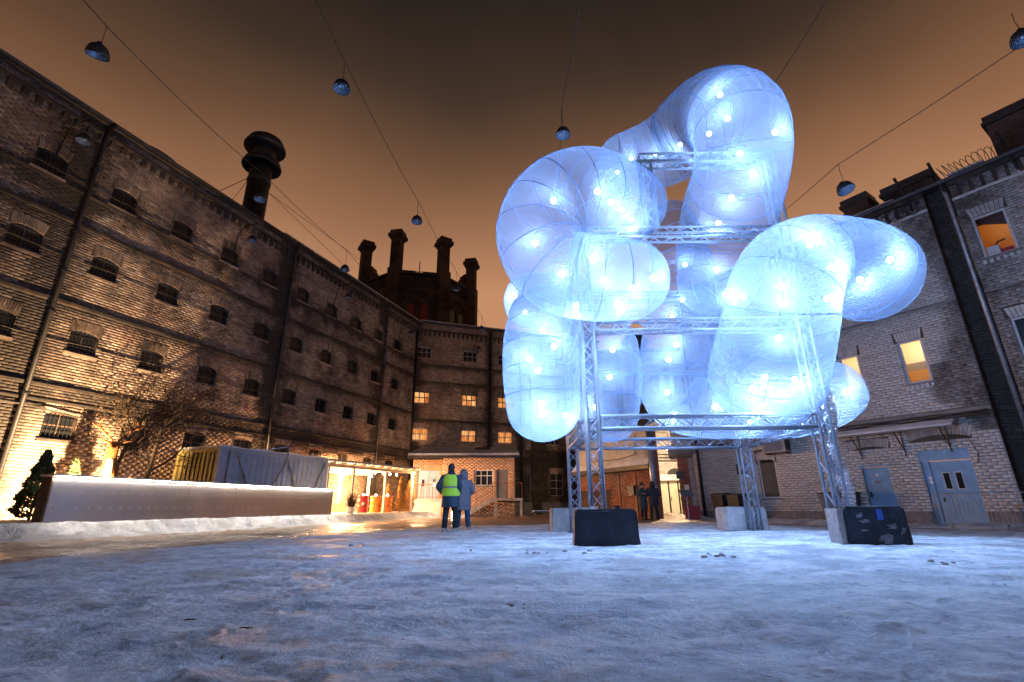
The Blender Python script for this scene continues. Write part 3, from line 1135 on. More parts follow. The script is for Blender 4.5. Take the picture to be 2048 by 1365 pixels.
for k in range(8):
    a, c2 = vt[k], vt[(k + 1) % 8]
    d = c2 - a
    nrm = Vector((d.y, -d.x, 0)).normalized()
    for q in range(12):
        p = a + d * ((q + .5) / 12)
        u = d.normalized()
        M4 = Matrix(((u.x, nrm.x, 0, p.x), (u.y, nrm.y, 0, p.y), (0, 0, 1, 0), (0, 0, 0, 1)))
        dn.box((-.11, -.02, zc_ - 1.5), (.11, .14, zc_ - .75), M4)
    M4 = Matrix(((d.normalized().x, nrm.x, 0, a.x), (d.normalized().y, nrm.y, 0, a.y), (0, 0, 1, 0), (0, 0, 0, 1)))
    dn.box((0, -.02, zc_ - .7), (d.length, .2, zc_ - .45), M4)
stuff(dn.build('dentil_course', 'sooty_ledge', tower))
tops = {4: (711, 487), 5: (788, 465), 6: (883, 480), 7: (927, 522)}
for k in range(8):
    a = vt[k] * 1.02
    wp = tower.matrix_basis @ a
    zt = at(*tops[k], wp.y).z if k in tops else zc_ + 4.5
    ang = math.atan2(a.y, a.x)
    M4 = Matrix.Translation((a.x, a.y, 0)) @ Matrix.Rotation(ang, 4, 'Z')
    sh = MB().box((-.68, -.68, base_z), (.68, .68, zc_ + .3), M4)
    c = MB()
    c.box((-.55, -.55, zc_ + .3), (.55, .55, zt - 1.1), M4).box((-.68, -.68, zt - 1.1), (.68, .68, zt - .85), M4)
    c.box((-.86, -.86, zt - .85), (.86, .86, zt - .45), M4).box((-.7, -.7, zt - .45), (.7, .7, zt), M4)
    pl = sh.build('pilaster', 'brick_far', tower)
    c.build('chimney', 'brick_far', pl)
for fk in (4, 5, 6):
    a, c2 = vt[fk], vt[(fk + 1) % 8]
    d = (c2 - a).normalized()
    nrm = Vector((d.y, -d.x, 0))
    mid = (a + c2) / 2
    M4 = Matrix(((d.x, -nrm.x, 0, mid.x), (d.y, -nrm.y, 0, mid.y), (0, 0, 1, 0), (0, 0, 0, 1)))
    zb_, ra = zc_ - 6.4, 1.75
    zsp = zb_ + 2.4
    mb = MB()
    for q in range(16):
        a0, a1 = math.pi * q / 16, math.pi * (q + .92) / 16
        pts = [(ra * math.cos(a0), zsp + ra * math.sin(a0)), (ra * 1.2 * math.cos(a0), zsp + ra * 1.2 * math.sin(a0)), (ra * 1.2 * math.cos(a1), zsp + ra * 1.2 * math.sin(a1)), (ra * math.cos(a1), zsp + ra * math.sin(a1))]
        k0 = len(mb.v)
        mb.prism(pts, 'y', -.25, .05)
        mb.v[k0:] = [tuple(M4 @ Vector(v)) for v in mb.v[k0:]]
    for sg in (-1, 1):
        mb.box((sg * ra * 1.1 - .18, -.25, zb_), (sg * ra * 1.1 + .18, .05, zsp), M4)
    w_ = mb.build('window', 'brick_far', tower)
    bk = MB()
    k0 = len(bk.v)
    bk.prism([(-ra, zb_), (ra, zb_)] + [(ra * math.cos(math.pi * q / 12), zsp + ra * math.sin(math.pi * q / 12)) for q in range(13)], 'y', -.06, -.02)
    bk.v = [tuple(M4 @ Vector(v)) for v in bk.v]
    bk.build('backing', 'sooty_ledge', w_)
    for sg in (-.75, .75):
        pn = MB()
        pn.prism([(sg - .42, zb_ + .2), (sg + .42, zb_ + .2)] + [(sg + .42 * math.cos(math.pi * q / 8), zsp - .1 + .42 * math.sin(math.pi * q / 8)) for q in range(9)], 'y', -.12, -.07)
        pn.v = [tuple(M4 @ Vector(v)) for v in pn.v]
        pn.build('pane', 'pane_red' if fk == 5 else 'glass_dark', w_)
    MB().box((-.12, -.2, zb_), (.12, -.02, zsp + .3), M4).build('mullion', 'brick_far', w_)

# ------------------------------------------------------------------ steel flue with two collars
fb = at(506, 428, 24.6)
ft = at(520, 282, 24.6).z
flue = thing('steel_chimney', 'tall dark steel flue with two flared collars, stayed by wires above the long roof', 'chimney', (fb.x, 24.6, 15.6))
H_ = ft - 15.6
MB().lathe([(.0, -.3), (.68, -.3), (.68, .05), (.62, .1), (.62, H_ - 2.4), (.60, H_ - .3), (.0, H_ - .3)], n=28).build('stack', 'iron', flue, True)
MB().lathe([(.62, H_ - 1.75), (1.08, H_ - 2.05), (1.10, H_ - 1.95), (.98, H_ - 1.62), (.62, H_ - 1.42)], n=32).build('collar', 'roof_metal', flue, True)
MB().lathe([(.64, H_ - .62), (1.16, H_ - .72), (1.18, H_ - .60), (.95, H_ - .1), (.5, H_ - .05), (.0, H_)], n=32).build('collar', 'roof_metal', flue, True)
MB().lathe([(.645, H_ - 1.5), (.66, H_ - 1.0), (.645, H_ - .62)], n=28).build('sleeve', 'pipe_dark', flue, True)
MB().lathe([(.65, 3.4), (.66, 3.45), (.66, 3.6), (.65, 3.65)], n=28).build('band', 'roof_metal', flue, True)
for px, py, Y in ((390, 405, 21.0), (455, 412, 24.2), (690, 533, 36.0), (720, 520, 44.0)):
    e_ = at(px, py, Y) - Vector(flue.location)
    d_ = Vector((e_.x, e_.y, 0)).normalized() * .62
    MB().tube([(d_.x, d_.y, 3.5), tuple(e_)], .018, 4).build('stay_wire', 'cable', flue)

# ------------------------------------------------------------------ pale brick building on the right
right = thing('brick_building', 'pale two-storey brick building with blue doors, lit windows and wire along its roof', 'building', (RW_P0.x, RW_P0.y, 0), math.atan2(RW_X.y, RW_X.x))
RTOP = 12.2
SL0, SL1 = 3.28, 4.05
dA, dB = (-1.02, -.12, -.25, 1.98), (.92, 2.34, -.25, 2.42)
wL = [(-.92, -.22, 4.88, 6.46), (1.18, 1.96, 4.88, 6.55), (4.34, 5.24, 8.78, 10.43), (4.42, 5.32, 4.95, 6.50), (7.2, 8.1, 8.78, 10.43), (7.2, 8.1, 4.95, 6.50)]
wA = (-5.25, -4.42, .88, 2.66)
opsR = [dA, dB, wA] + wL
excR = [(a - .10, b2 + .10, d, d + .42) for a, b2, c, d in wL]
excR += [(-5.33, -4.34, 2.44, 3.02), (-1.35, .12, 2.62, 3.02), (.72, 2.55, 2.78, 3.20)]


def dirt_right(s, z):
    d = 0.02
    lim = 2.62 + .38 * math.sin(z * .9 + .5) - (.45 if 4 < z < 5.5 else 0)
    d += .85 / (1 + math.exp(-(s - lim) / .10)) if s < SL0 + .1 and z > 2.9 else 0
    if s > SL1:
        d += .62 * math.exp(-(s - SL1) / 1.6) + .18
    if z > 10.6:
        d += .25 * (z - 10.6)
    for zb in (3.62, 7.60):
        if z < zb:
            d += .55 * math.exp(-(zb - z) / .22)
    if z < .9:
        d += .3 * (.9 - z)
    return min(1, d)


brick_wall(right, -8.7, SL0, -.3, RTOP, [q for q in opsR if q[1] < SL0], excR, 'brick_pale', 'mortar_dark', dirt_right, 200, 5, reveal=.16)
brick_wall(right, SL1, 13, -.3, RTOP, [q for q in opsR if q[0] > SL1], excR, 'brick_pale', 'mortar_dark', dirt_right, 100, 6, reveal=.16)
place('brickwork', brick_mesh('brickwork', rows_of_bricks(SL0, SL1, -.3, RTOP, [], 8), 'brick_old', np.ones(len(rows_of_bricks(SL0, SL1, -.3, RTOP, [], 8)))), right, (0, .36, 0))['kind'] = 'stuff'
MB().quad((SL0, .372, -.3), (SL1, .372, -.3), (SL1, .372, RTOP), (SL0, .372, RTOP)).quad((SL0, .0, -.3), (SL0, .4, -.3), (SL0, .4, RTOP), (SL0, .0, RTOP)).quad((SL1, .4, -.3), (SL1, .0, -.3), (SL1, .0, RTOP), (SL1, .4, RTOP)).build('recess', 'mortar_dark', right)
downpipe(right, [(3.9, -.1, 12.1), (3.92, .02, 11.6), (3.92, .12, 11.3), (3.92, .12, .1)], .085, 'pipe_zinc', [])
for s0, s1 in ((-8.7, SL0), (SL1, 13)):
    ledge(right, s0, s1, 7.58, .09, .07, 'grey_ledge', 'string_course', 51, 2.0)
    ledge(right, s0, s1, 3.60, .17, .14, 'grey_ledge', 'string_course', 52, 2.4)
    ledge(right, s0, s1, 11.35, .10, .06, 'brick_pale', 'cornice', 53, .3)
    ledge(right, s0, s1, 11.95, .25, .16, 'sooty_ledge', 'cornice', 54, 1.6)
mb = MB()
s = -8.6
while s < 13:
    if not SL0 - .1 < s < SL1:
        mb.box((s, -.05, 11.45), (s + .10, .02, 11.95))
    s += .33
stuff(mb.build('dentil_course', 'sooty_ledge', right))
rf = MB().prism([(-.34, 12.2), (7, 13.5), (7, 13.3), (-.30, 12.08)], 'x', -8.8, 13.1).build('roof', 'roof_metal', right)
MB().prism([(-.36, 12.23), (.5, 12.38), (.5, 12.46), (-.3, 12.33)], 'x', 4.2, 5.2).build('snow_edge', 'snow_roof', rf)
MB().prism([(-.36, 12.23), (.5, 12.38), (.5, 12.44), (-.3, 12.29)], 'x', -5.0, 2.4).build('snow_edge', 'snow_roof', rf)
# end wall towards the gate
MB().box((-8.72, .02, -.3), (-8.60, 7, RTOP)).build('end_wall', 'brick_far', right)


def stone_row(parent, s0, s1, gaps, z0, z1, proud, w, name='plinth_block', mat='stone'):
    s, k = s0, 0
    while s < s1 - .1:
        e_ = min(s + w * (1 + .25 * math.sin(k * 2.3)), s1)
        for ga, gb in gaps:
            if s < ga < e_:
                e_ = ga
            if ga <= s < gb:
                s = gb
                e_ = min(s + w, s1)
        p = proud + .012 * math.sin(k * 5.1)
        MB().box((s + .006, -p, z0), (e_ - .006, .02, z1)).build(name, mat, parent)
        s, k = e_, k + 1


stone_row(right, -8.7, 9, [(dA[0] - .02, dA[1] + .02), (dB[0] - .02, dB[1] + .02), (SL0, SL1)], -.35, .34, .07, .95)


def flat_arch(parent, a, b2, z, n=8, h=.36, rise=0.0, mat='brick_pale', dirt=.25):
    me = arch_mesh(b2 - a, 0, rise, h, 1.16 if rise == 0 else 1.12, mat, n, .012)
    ob = stuff(place('arch', me, parent, ((a + b2) / 2, 0, z)))
    ob['dirt'] = dirt


def plain_window(parent, a, b2, c, d, frame='frame_white', pane='glass_clear', bars=(1, 1), dent=True, depth=.05):
    t_ = .075
    w_, h_ = b2 - a, d - c
    mb = MB().box((0, depth, 0), (t_, depth + .08, h_)).box((w_ - t_, depth, 0), (w_, depth + .08, h_)).box((t_, depth, 0), (w_ - t_, depth + .08, t_)).box((t_, depth, h_ - t_), (w_ - t_, depth + .08, h_))
    for i in range(1, bars[0]):
        mb.box((w_ * i / bars[0] - .025, depth + .01, t_), (w_ * i / bars[0] + .025, depth + .07, h_ - t_))
    for j in range(1, bars[1]):
        mb.box((t_, depth + .012, h_ * j / bars[1] - .025), (w_ - t_, depth + .068, h_ * j / bars[1] + .025))
    ob = mb.build('window', frame, parent)
    ob.location = (a, 0, c)
    if pane:
        MB().box((.02, depth + .035, .02), (w_ - .02, depth + .045, h_ - .02)).build('pane', pane, ob)
    MB().box((-.08, -.06, -.07), (w_ + .08, depth, -.004)).build('sill', 'grey_ledge', ob)
    if dent:
        mb = MB()
        for k in range(6):
            x = -.02 + k * (w_ - .02) / 5
            mb.box((x - .045, -.045, -.19), (x + .045, .02, -.07))
        stuff(mb.build('sill_brick', 'brick_pale', ob))
    return ob


for i, q in enumerate(wL):
    w_ = plain_window(right, *q, pane='glass_clear' if i in (0, 1) else (None if i == 2 else 'glass_dark'))
    flat_arch(right, q[0], q[1], q[3] + .01)


def room(parent, a, b2, c, d, mats, watts, col, dep=1.6):
    """a lit room behind an opening"""
    x0, x1, z0, z1, y0 = a - .5, b2 + .5, c - .35, d + .35, .18
    wl, flr, cl = mats
    r = MB().quad((x0, y0 + dep, z0), (x1, y0 + dep, z0), (x1, y0 + dep, z1), (x0, y0 + dep, z1)).quad((x0, y0, z0), (x0, y0 + dep, z0), (x0, y0 + dep, z1), (x0, y0, z1)).quad((x1, y0, z1), (x1, y0 + dep, z1), (x1, y0 + dep, z0), (x1, y0, z0)).build('room_wall', wl, parent)
    MB().quad((x0, y0, z0), (x1, y0, z0), (x1, y0 + dep, z0), (x0, y0 + dep, z0)).build('room_floor', flr, r)
    MB().quad((x0, y0, z1), (x0, y0 + dep, z1), (x1, y0 + dep, z1), (x1, y0, z1)).build('room_ceiling', cl, r)
    for (p, q, s_, t_) in ((x0, a, z0, z1), (b2, x1, z0, z1), (a, b2, z0, c), (a, b2, d, z1)):
        MB().quad((p, y0, s_), (q, y0, s_), (q, y0, t_), (p, y0, t_)).build('room_front', wl, r)
    point(parent, ((a + b2) / 2 + .05, y0 + .55, z1 - .16), watts, col, .08, 'ceiling_lamp')
    return r


r0 = room(right, *wL[0], ('room_cream', 'room_grey', 'room_cream'), 26, (1, .74, .48))
r1 = room(right, *wL[1], ('room_cream', 'room_orange', 'room_cream'), 30, (1, .78, .52))
a, b2, c, d = wL[1]
MB().box((a - .3, .75, c - .3), (b2 + .3, .79, c + .62)).build('partition', 'room_orange', r1)
MB().box((a - .3, .85, c + .62), (b2 + .3, .89, c + .95)).build('partition', 'room_grey', r1)
a, b2, c, d = wL[0]
MB().box((a + .05, .5, c - .3), (b2 + .3, .56, c + .22)).build('partition', 'room_dark', r0)
a, b2, c, d = wL[2]
r2 = room(right, a, b2, c, d, ('room_orange', 'room_orange', 'room_dark'), 9, (1, .62, .30))
MB().prism([(a - .5, d + .3), (b2 + .5, d + .3), (b2 + .5, d - .72), (a + .1, d - .12)], 'y', .5, .56).build('sloping_ceiling', 'room_dark', r2)
MB().box((a + .10, .16, c + .08), (a + .42, .40, c + .44)).build('carton', 'frame_white', r2)
MB().box((a + .44, .20, c + .06), (a + .74, .42, c + .26)).build('carton', 'paint_red', r2)
MB().tube([(a + .3, .3, c + .44), (a + .42, .28, c + .58), (a + .62, .3, c + .62)], .03, 6).build('lamp_arm', 'plastic_dark', r2)

# arched, boarded window and blind arches at street level
flat_arch(right, wA[0], wA[1], 2.46, 9, .40, .18, dirt=.25)
ob = plain_window(right, *wA, frame='frame_white', pane='glass_dark', bars=(1, 1))
MB().box((.09, .03, .09), (.74, .05, 1.55)).build('board', 'plaster_dark', ob)
flat_arch(right, -1.30, .05, 2.62, 14, .36, .12, dirt=.45)
flat_arch(right, .75, 2.52, 2.80, 18, .36, .14, dirt=.45)
# doors
dr = MB().box((dA[0] + .02, .09, -.25), (dA[1] - .02, .15, dA[3] - .02)).build('door', 'door_blue', right)
MB().box((dA[0] - .12, -.05, dA[3]), (dA[1] + .12, .02, dA[3] + .05)).build('lintel', 'door_blue', dr)
MB().box((dA[0] + .07, .05, .85), (dA[0] + .13, .09, 1.05)).tube([(dA[0] + .10, .03, .95), (dA[0] + .22, .03, .95)], .015, 6).build('handle', 'iron', dr)
MB().lathe([(0, 0), (.05, .0), (.05, .012), (0, .012)], n=14).build('door_plate', 'mark_white', dr).matrix_basis = Matrix.Translation(((dA[0] + dA[1]) / 2, .088, 1.66)) @ Matrix.Rotation(R_(90), 4, 'X')
MB().box((dA[0] + .32, .082, 1.36), (dA[0] + .52, .092, 1.46)).build('door_plate', 'door_grey', dr)
fr_ = MB().box((dB[0], .02, 2.06), (dB[1], .14, 2.42)).build('transom', 'door_blue', right)
lf = MB().box((dB[0] + .22, .10, -.25), (dB[1] - .02, .16, 2.03)).build('door', 'door_blue', right)
MB().box((dB[0] + .01, .06, -.25), (dB[0] + .21, .16, 2.05)).build('jamb_panel', 'door_blue', lf)
for x in (1.53, 1.87):
    MB().box((x - .11, .085, 1.05), (x + .11, .099, 1.66)).build('window_frame', 'frame_white', lf)
    MB().box((x - .08, .078, 1.09), (x + .08, .084, 1.62)).build('pane', 'glass_dark', lf)
MB().box((1.28, .04, .66), (1.34, .10, .80)).build('handle', 'iron', lf)
for zz in (1.42, 1.28):
    MB().box((1.02, .05, zz), (1.12, .06, zz + .10)).build('door_plate', 'mark_white', lf)
MB().box((dB[0] - .04, -.32, -.35), (dB[1] + .05, .0, -.10)).build('step', 'stone', right)
# long thin canopy on struts over the doors
cn = MB().prism([(-.70, 3.16), (0, 3.42), (0, 3.38), (-.70, 3.12)], 'x', -1.75, 2.35).build('canopy', 'grey_ledge', right)
MB().prism([(-.71, 3.165), (-.05, 3.41), (-.05, 3.50), (-.66, 3.24)], 'x', -1.70, 2.28).build('snow_layer', 'snow_roof', cn)
for s in (-.9, .55, 1.9):
    MB().tube([(s, -.66, 3.12), (s, -.02, 2.45)], .022, 5).tube([(s, -.03, 3.35), (s, -.03, 2.3)], .022, 5).build('strut', 'pipe_dark', cn)
for k in range(4):
    pts = [(-8 + 11.2 * q / 30, -.17 - .02 * k, 3.52 - .05 * k - .05 * abs(math.sin(q * .5 + k)) + .004 * q) for q in range(31)]
    MB().tube(pts, .022, 5).build('wire', 'cable', right)
MB().tube([(1.9, -.05, 2.9), (2.45, -.06, 2.75), (2.6, -.05, 2.2), (2.5, -.05, 1.9)], .012, 5).build('wire', 'cable', right)
downpipe(right, [(-8.3, -.15, 11.9), (-8.3, -.15, .1)], .08, 'pipe_dark', [])
# brick chimneys on the roof
for (pxl, pxr, pyt, pyb, Y, dp) in ((1670, 1718, 382, 440, 18.6, .9), (1750, 1838, 358, 395, 17.4, .8), (1975, 2150, 228, 312, 14.6, 1.1)):
    A_, B_ = at(pxl, (pyt + pyb) / 2, Y), at(pxr, (pyt + pyb) / 2, Y)
    zt = at((pxl + pxr) / 2, pyt + (12 if Y > 15 else 0), Y).z
    iM = Minv(right).inverted()
    la = iM @ Vector((A_.x, A_.y, 0))
    cx = la.x
    w_ = (B_ - A_).length * .92
    y0 = max(.5, la.y)
    c = MB().box((cx, y0, 12.0), (cx + w_, y0 + dp, zt - .38)).build('chimney', 'brick_far', right)
    MB().box((cx - .10, y0 - .10, zt - .38), (cx + w_ + .10, y0 + dp + .10, zt - .24)).box((cx - .04, y0 - .04, zt - .24), (cx + w_ + .04, y0 + dp + .04, zt)).build('cap', 'roof_metal', c)
# coiled wire along the roof edge, leaning posts
pts = []
for k in range(420):
    u = k / 420
    a = k * 2 * math.pi / 22
    pts.append((3.0 + 3.2 * u + .10 * math.cos(a * 1.03), -.25 + .26 * math.cos(a), 12.45 + .27 * math.sin(a) + .04 * math.sin(k * .05)))
MB().tube(pts, .012, 4).build('coiled_wire', 'iron', right)
pts = []
for k in range(560):
    u = k / 560
    a = k * 2 * math.pi / 21
    pts.append((-1.4 + 4.3 * u + .22 * math.sin(a * 1.37), -.18 + .08 * math.cos(a), 11.62 + .30 * math.sin(a + .4 * math.sin(k * .11))))
MB().tube(pts, .012, 4).build('coiled_wire', 'iron', right)
for s in (2.85, 3.95, 5.9):
    MB().tube([(s, .05, 11.55), (s - .12, -.62, 12.95)], .05, 6).build('wire_post', 'iron', right)

# wall equipment
P = Minv(right) @ Vector((-4.05, 0, 0))
ac = thing('air_conditioner', 'grey air conditioner box hung high on the pale brick wall', 'air conditioner', (P.x, P.y, 2.80), right.rotation_euler.z)
bo = MB().box((-.52, -.62, 0), (.52, -.14, .58)).build('casing', 'concrete', ac)
for k in range(9):
    MB().box((-.40 + k * .09, -.645, .07), (-.36 + k * .09, -.615, .51)).build('grille_slat', 'door_grey', bo)
MB().box((.525, -.55, .08), (.54, -.2, .5)).build('side_panel', 'plastic_dark', bo)
for s in (-.4, .4):
    MB().box((s - .03, -.60, -.06), (s + .03, .02, -.004)).build('bracket', 'iron', ac)
P = Minv(right) @ Vector((-6.05, 0, 0))
eb = thing('electric_box', 'small dark electric cabinet with cables on the pale wall beside the truss tower', 'box', (P.x, P.y, 1.98), right.rotation_euler.z)
MB().box((-.22, -.16, 0), (.22, .0, .50)).build('casing', 'door_blue', eb)
MB().box((-.20, -.175, .02), (.20, -.161, .48)).build('lid', 'plastic_dark', eb)
MB().tube([(0, -.05, .5), (0, -.05, 1.2), (.5, -.05, 1.45)], .02, 5).build('cable', 'cable', eb)

# ------------------------------------------------------------------ gate wing, passage, block behind
def frame_thing(name, label, cat, A, B, group=None, z=0.0):
    """thing whose x axis runs from ground point A to B (left to right as seen), y into the wall"""
    d = Vector((B[0] - A[0], B[1] - A[1]))
    return thing(name, label, cat, (A[0], A[1], z), math.atan2(d.y, d.x), group), d.length


GA, GB = at(1158, 1034, 30.8), at(1308, 1034, 25.2)
gate, GLN = frame_thing('gate_wing', 'low red brick wing with whitewashed upper wall and snowy black eaves beside the passage', 'building', GA, GB)


def dirt_gate(s, z):
    return min(1, .12 + (.75 if s < 3.2 and z < 1.5 else 0) + .5 * math.exp(-max(0, 2.3 - z) / .2))


brick_wall(gate, 0, GLN, -.1, 2.40, [], [], 'brick_red', 'mortar_mid', dirt_gate, 0, 21)
for s in (2.3, 3.9, 5.2):
    MB().box((s - .06, -.05, .0), (s + .06, .02, 2.2)).build('patched_joint', 'brick_red', gate)
eav = MB().prism([(-.30, 2.36), (.1, 2.30), (.1, 2.66), (-.30, 2.56)], 'x', -.1, GLN + .25).build('eaves', 'roof_metal', gate)
MB().prism([(-.32, 2.57), (.0, 2.68), (.0, 2.95), (-.18, 2.80)], 'x', -.1, GLN + .22).build('snow_layer', 'snow_roof', eav)
MB().box((0, .03, 2.40), (GLN, .5, 4.5)).build('upper_wall', 'plaster', gate)
MB().box((GLN - .02, .02, -.1), (GLN + .10, .55, 4.5)).build('end_wall', 'brick_red', gate)
MB().prism([(-.55, 4.42), (3.0, 6.2), (3.0, 6.1), (-.55, 4.34)], 'x', -.3, GLN + .6).build('roof', 'roof_metal', gate)
MB().tube([(GLN + .30, -.1, 4.4), (GLN + .30, -.1, .0)], .16, 12).build('downpipe', 'pipe_zinc', gate, True)
MB().box((4.75, -.20, 1.12), (5.25, .0, 1.60)).build('wall_box', 'plastic_dark', gate)
MB().tube([(1.5, -.02, 3.1), (4.0, -.02, 3.0), (5.4, -.03, 3.15), (5.5, -.03, 4.2)], .02, 5).build('wire', 'cable', gate)

PA, PB = at(1268, 1030, 33.5), at(1440, 1030, 33.0)
pas, PLN = frame_thing('passage_building', 'warmly lit brick wall with pale panel doors deep in the passage', 'building', PA, PB)


def ploc(px, py):
    q = at(px, py, 33.3)
    return q.x - PA.x, q.z


(dx0, dz1), (dx1, _) = ploc(1318, 962), ploc(1374, 962)
brick_wall(pas, 0, PLN, -.1, 6.5, [(dx0, dx1, -.1, dz1)], [], 'brick_pale', 'mortar_light', lambda s, z: .1 + (.4 if z > 5.5 else 0), 0, 22)
lt = MB().box((dx0 - .15, -.35, dz1), (dx1 + .15, .0, dz1 + .36)).build('lintel', 'mark_white', pas)
for k in range(3):
    xa = dx0 + (dx1 - dx0) * k / 3
    p_ = MB().box((xa + .05, .10, -.1), (xa + (dx1 - dx0) / 3 - .05, .16, dz1 - .02)).build('door', 'door_pale', pas)
    MB().box((xa + .08, .06, .9), (xa + .12, .10, 1.15)).build('handle', 'iron', p_)
for k in range(3):
    MB().tube([(.4, -.05 - .04 * k, 3.9 - .22 * k), (3.0, -.1, 3.8 - .2 * k), (PLN, -.06, 3.6 - .2 * k)], .04, 6).build('pipe', 'pipe_dark', pas)
vx, vz = ploc(1350, 952)
MB().prism([(vx - .5, vz + .05)] + [(vx + .5 * math.cos(math.pi * (1 - q / 8)), vz + .05 + .42 * math.sin(math.pi * q / 8)) for q in range(9)] + [(vx + .5, vz + .05)], 'y', -.04, .02).build('vent', 'plastic_dark', pas)
lp = at(1338, 900, 29.5)
pl = thing('wall_lamp', 'warm flood lamp under the passage vault lighting the brick wall', 'lamp', lp)
MB().lathe([(.0, .14), (.10, .13), (.17, .02), (.16, .0), (.0, .05)], n=16).build('shade', 'lamp_shell', pl, True)
MB().lathe([(.0, .03), (.06, .0), (.05, -.05), (.0, -.07)], n=12).build('bulb', 'bulb_warm', pl, True)
MB().tube([(0, 0, .12), (0, 0, 1.0), (-.8, .2, 1.1)], .02, 6).build('arm', 'iron', pl)
point(pl, (0, 0, -.12), 800, (1, .66, .38), .06)

QA, QB = at(1366, 1030, 27.0), at(1404, 1030, 26.6)
pier, QLN = frame_thing('gate_pier', 'brick gate pier with grey rendered edge and snow-capped stone ledge', 'pillar', QA, QB)
brick_wall(pier, 0, QLN * .6, -.1, 3.05, [], [], 'brick_red', 'mortar_light', lambda s, z: .15, 0, 23)
MB().box((QLN * .6, -.03, -.1), (QLN, .6, 3.05)).build('rendered_edge', 'concrete', pier)
MB().box((0.02, .03, -.1), (QLN * .6, .6, 3.05)).build('core', 'mortar_light', pier)
lg = MB().prism([(-.1, 3.0), (-.45, 3.2), (-.5, 3.45), (-.15, 3.5), (.6, 3.5), (.6, 3.0)], 'x', -.35, QLN + .3).build('ledge', 'stone', pier)
MB().prism([(-.46, 3.46), (-.3, 3.66), (.1, 3.74), (.6, 3.70), (.6, 3.46)], 'x', -.3, QLN + .25).build('snow_layer', 'snow_roof', lg)
MB().box((-.2, .05, 3.5), (QLN + .2, .7, 6.2)).build('upper_wall', 'plaster', pier)
MB().box((QLN * .25, -.03, 1.15), (QLN * .5, -.012, 1.65)).build('paper_notice', 'mark_white', pier)
MB().box((-.1, -.14, 1.95), (.22, -.02, 2.32)).build('wall_box', 'plastic_dark', pier)

XA, XB = at(1120, 1030, 45.0), at(1465, 1030, 43.0)
blk, XLN = frame_thing('brick_building', 'tall brick block with slit windows and a small onion roof, seen through the sculpture', 'building', XA, XB)
XT = at(1290, 700, 44).z
xw = [(2.2 + 2.15 * k, 3.1 + 2.15 * k, z, z + 2.1) for k in range(6) for z in (6.0, 10.2)]
brick_wall(blk, 0, XLN, -.1, XT, xw, [], 'brick_old', 'mortar_mid', lambda s, z: .1, 0, 24)
wx = barred_window('window', .9, 2.1, .0, 5, 3, 'frame_brown', 'glass_dark', (2, 2))
for i, q in enumerate(xw):
    set_window(wx, blk, (q[0] + q[1]) / 2, q[2], i == 0)
for k in range(7):
    MB().box((1.35 + 2.15 * k, -.22, -.1), (1.85 + 2.15 * k, .02, XT - .3)).build('pilaster', 'brick_far', blk)
ledge(blk, 0, XLN, XT - .3, .3, .25, 'sooty_ledge', 'cornice', 71, 1.0)
MB().prism([(-.3, XT), (6, XT + 1.4), (6, XT + 1.2), (-.3, XT - .1)], 'x', -.2, XLN + .2).build('roof', 'roof_metal', blk)
dmx = at(1268, 690, 45).x - XA.x
MB().lathe([(1.1, XT + .2), (1.15, XT + 1.0), (1.3, XT + 1.15), (.95, XT + 1.6), (.35, XT + 2.0), (.08, XT + 2.5), (.0, XT + 2.6)], (dmx, 1.2, 0), 16).build('onion_roof', 'roof_metal', blk, True)

# ------------------------------------------------------------------ annexe with porch and stairs
HO = at(815, 1030, 33.0)
house, _ = frame_thing('annexe', 'small orange brick annexe with snowy lean-to roof, porch and outside stairs', 'building', (HO.x, 33.0), (HO.x + 7, 33.25))
HZ = 3.78
hop = [(4.25, 5.45, 1.92, 2.95), (5.66, 6.42, 1.16, 2.98)]
brick_wall(house, 2.15, 6.85, -.1, HZ, hop, [], 'brick_orange', 'mortar_light', lambda s, z: .05 + (.25 if z < .6 else 0), 0, 25)
MB().box((6.75, .03, -.1), (6.85, 5.0, HZ)).box((2.15, .03, -.1), (2.25, 3.0, HZ)).build('side_wall', 'brick_orange', house)
brick_wall(house, -.1, 2.2, -.1, HZ, [(.25, 1.75, 1.15, 3.05)], [], 'brick_orange', 'mortar_light', lambda s, z: .2, 0, 26, y=1.8)
rf = MB().prism([(-.45, HZ + .05), (6.8, 5.15), (6.8, 5.0), (-.45, HZ - .1)], 'x', -.15, 7.2).build('roof', 'roof_metal', house)
sn = MB()
for a, b2, d in ((-.12, 3.9, 6.3), (3.9, 5.2, 3.0), (5.2, 7.15, 5.4)):
    e_ = lambda y: HZ + .05 + (y + .45) * (1.37 - .05) / 7.25 + .0
    sn.prism([(-.44, e_(-.44) + .005), (d, e_(d) + .005), (d - .2, e_(d) + .10), (-.38, e_(-.38) + .14)], 'x', a, b2)
sn.build('snow_layer', 'snow_roof', rf)
mb = MB()
for k in range(48):
    mb.box((-.12 + k * .153, -.47, HZ - .14), (-.12 + k * .153 + .085, -.44, HZ + .04))
stuff(mb.build('roof_corrugation', 'roof_metal', rf))
for x0, x1 in ((.25, .99), (1.01, 1.75)):
    p_ = MB().box((x0, 1.88, 1.15), (x1, 1.94, 3.04)).build('door', 'door_blue', house)
    MB().box((x0 + .28, 1.865, 2.0), (x0 + .46, 1.879, 2.45)).build('pane', 'glass_dark', p_)
MB().box((-.1, .0, .95), (2.15, 1.8, 1.13)).build('porch_floor', 'concrete', house)
MB().box((.0, .05, -.1), (2.1, .16, .95)).build('porch_base', 'plaster', house)
rl = MB().tube([(.0, .06, 2.05), (2.1, .06, 2.05)], .025, 6).tube([(.0, .06, 1.25), (2.1, .06, 1.25)], .02, 6).build('railing', 'railing_red', house)
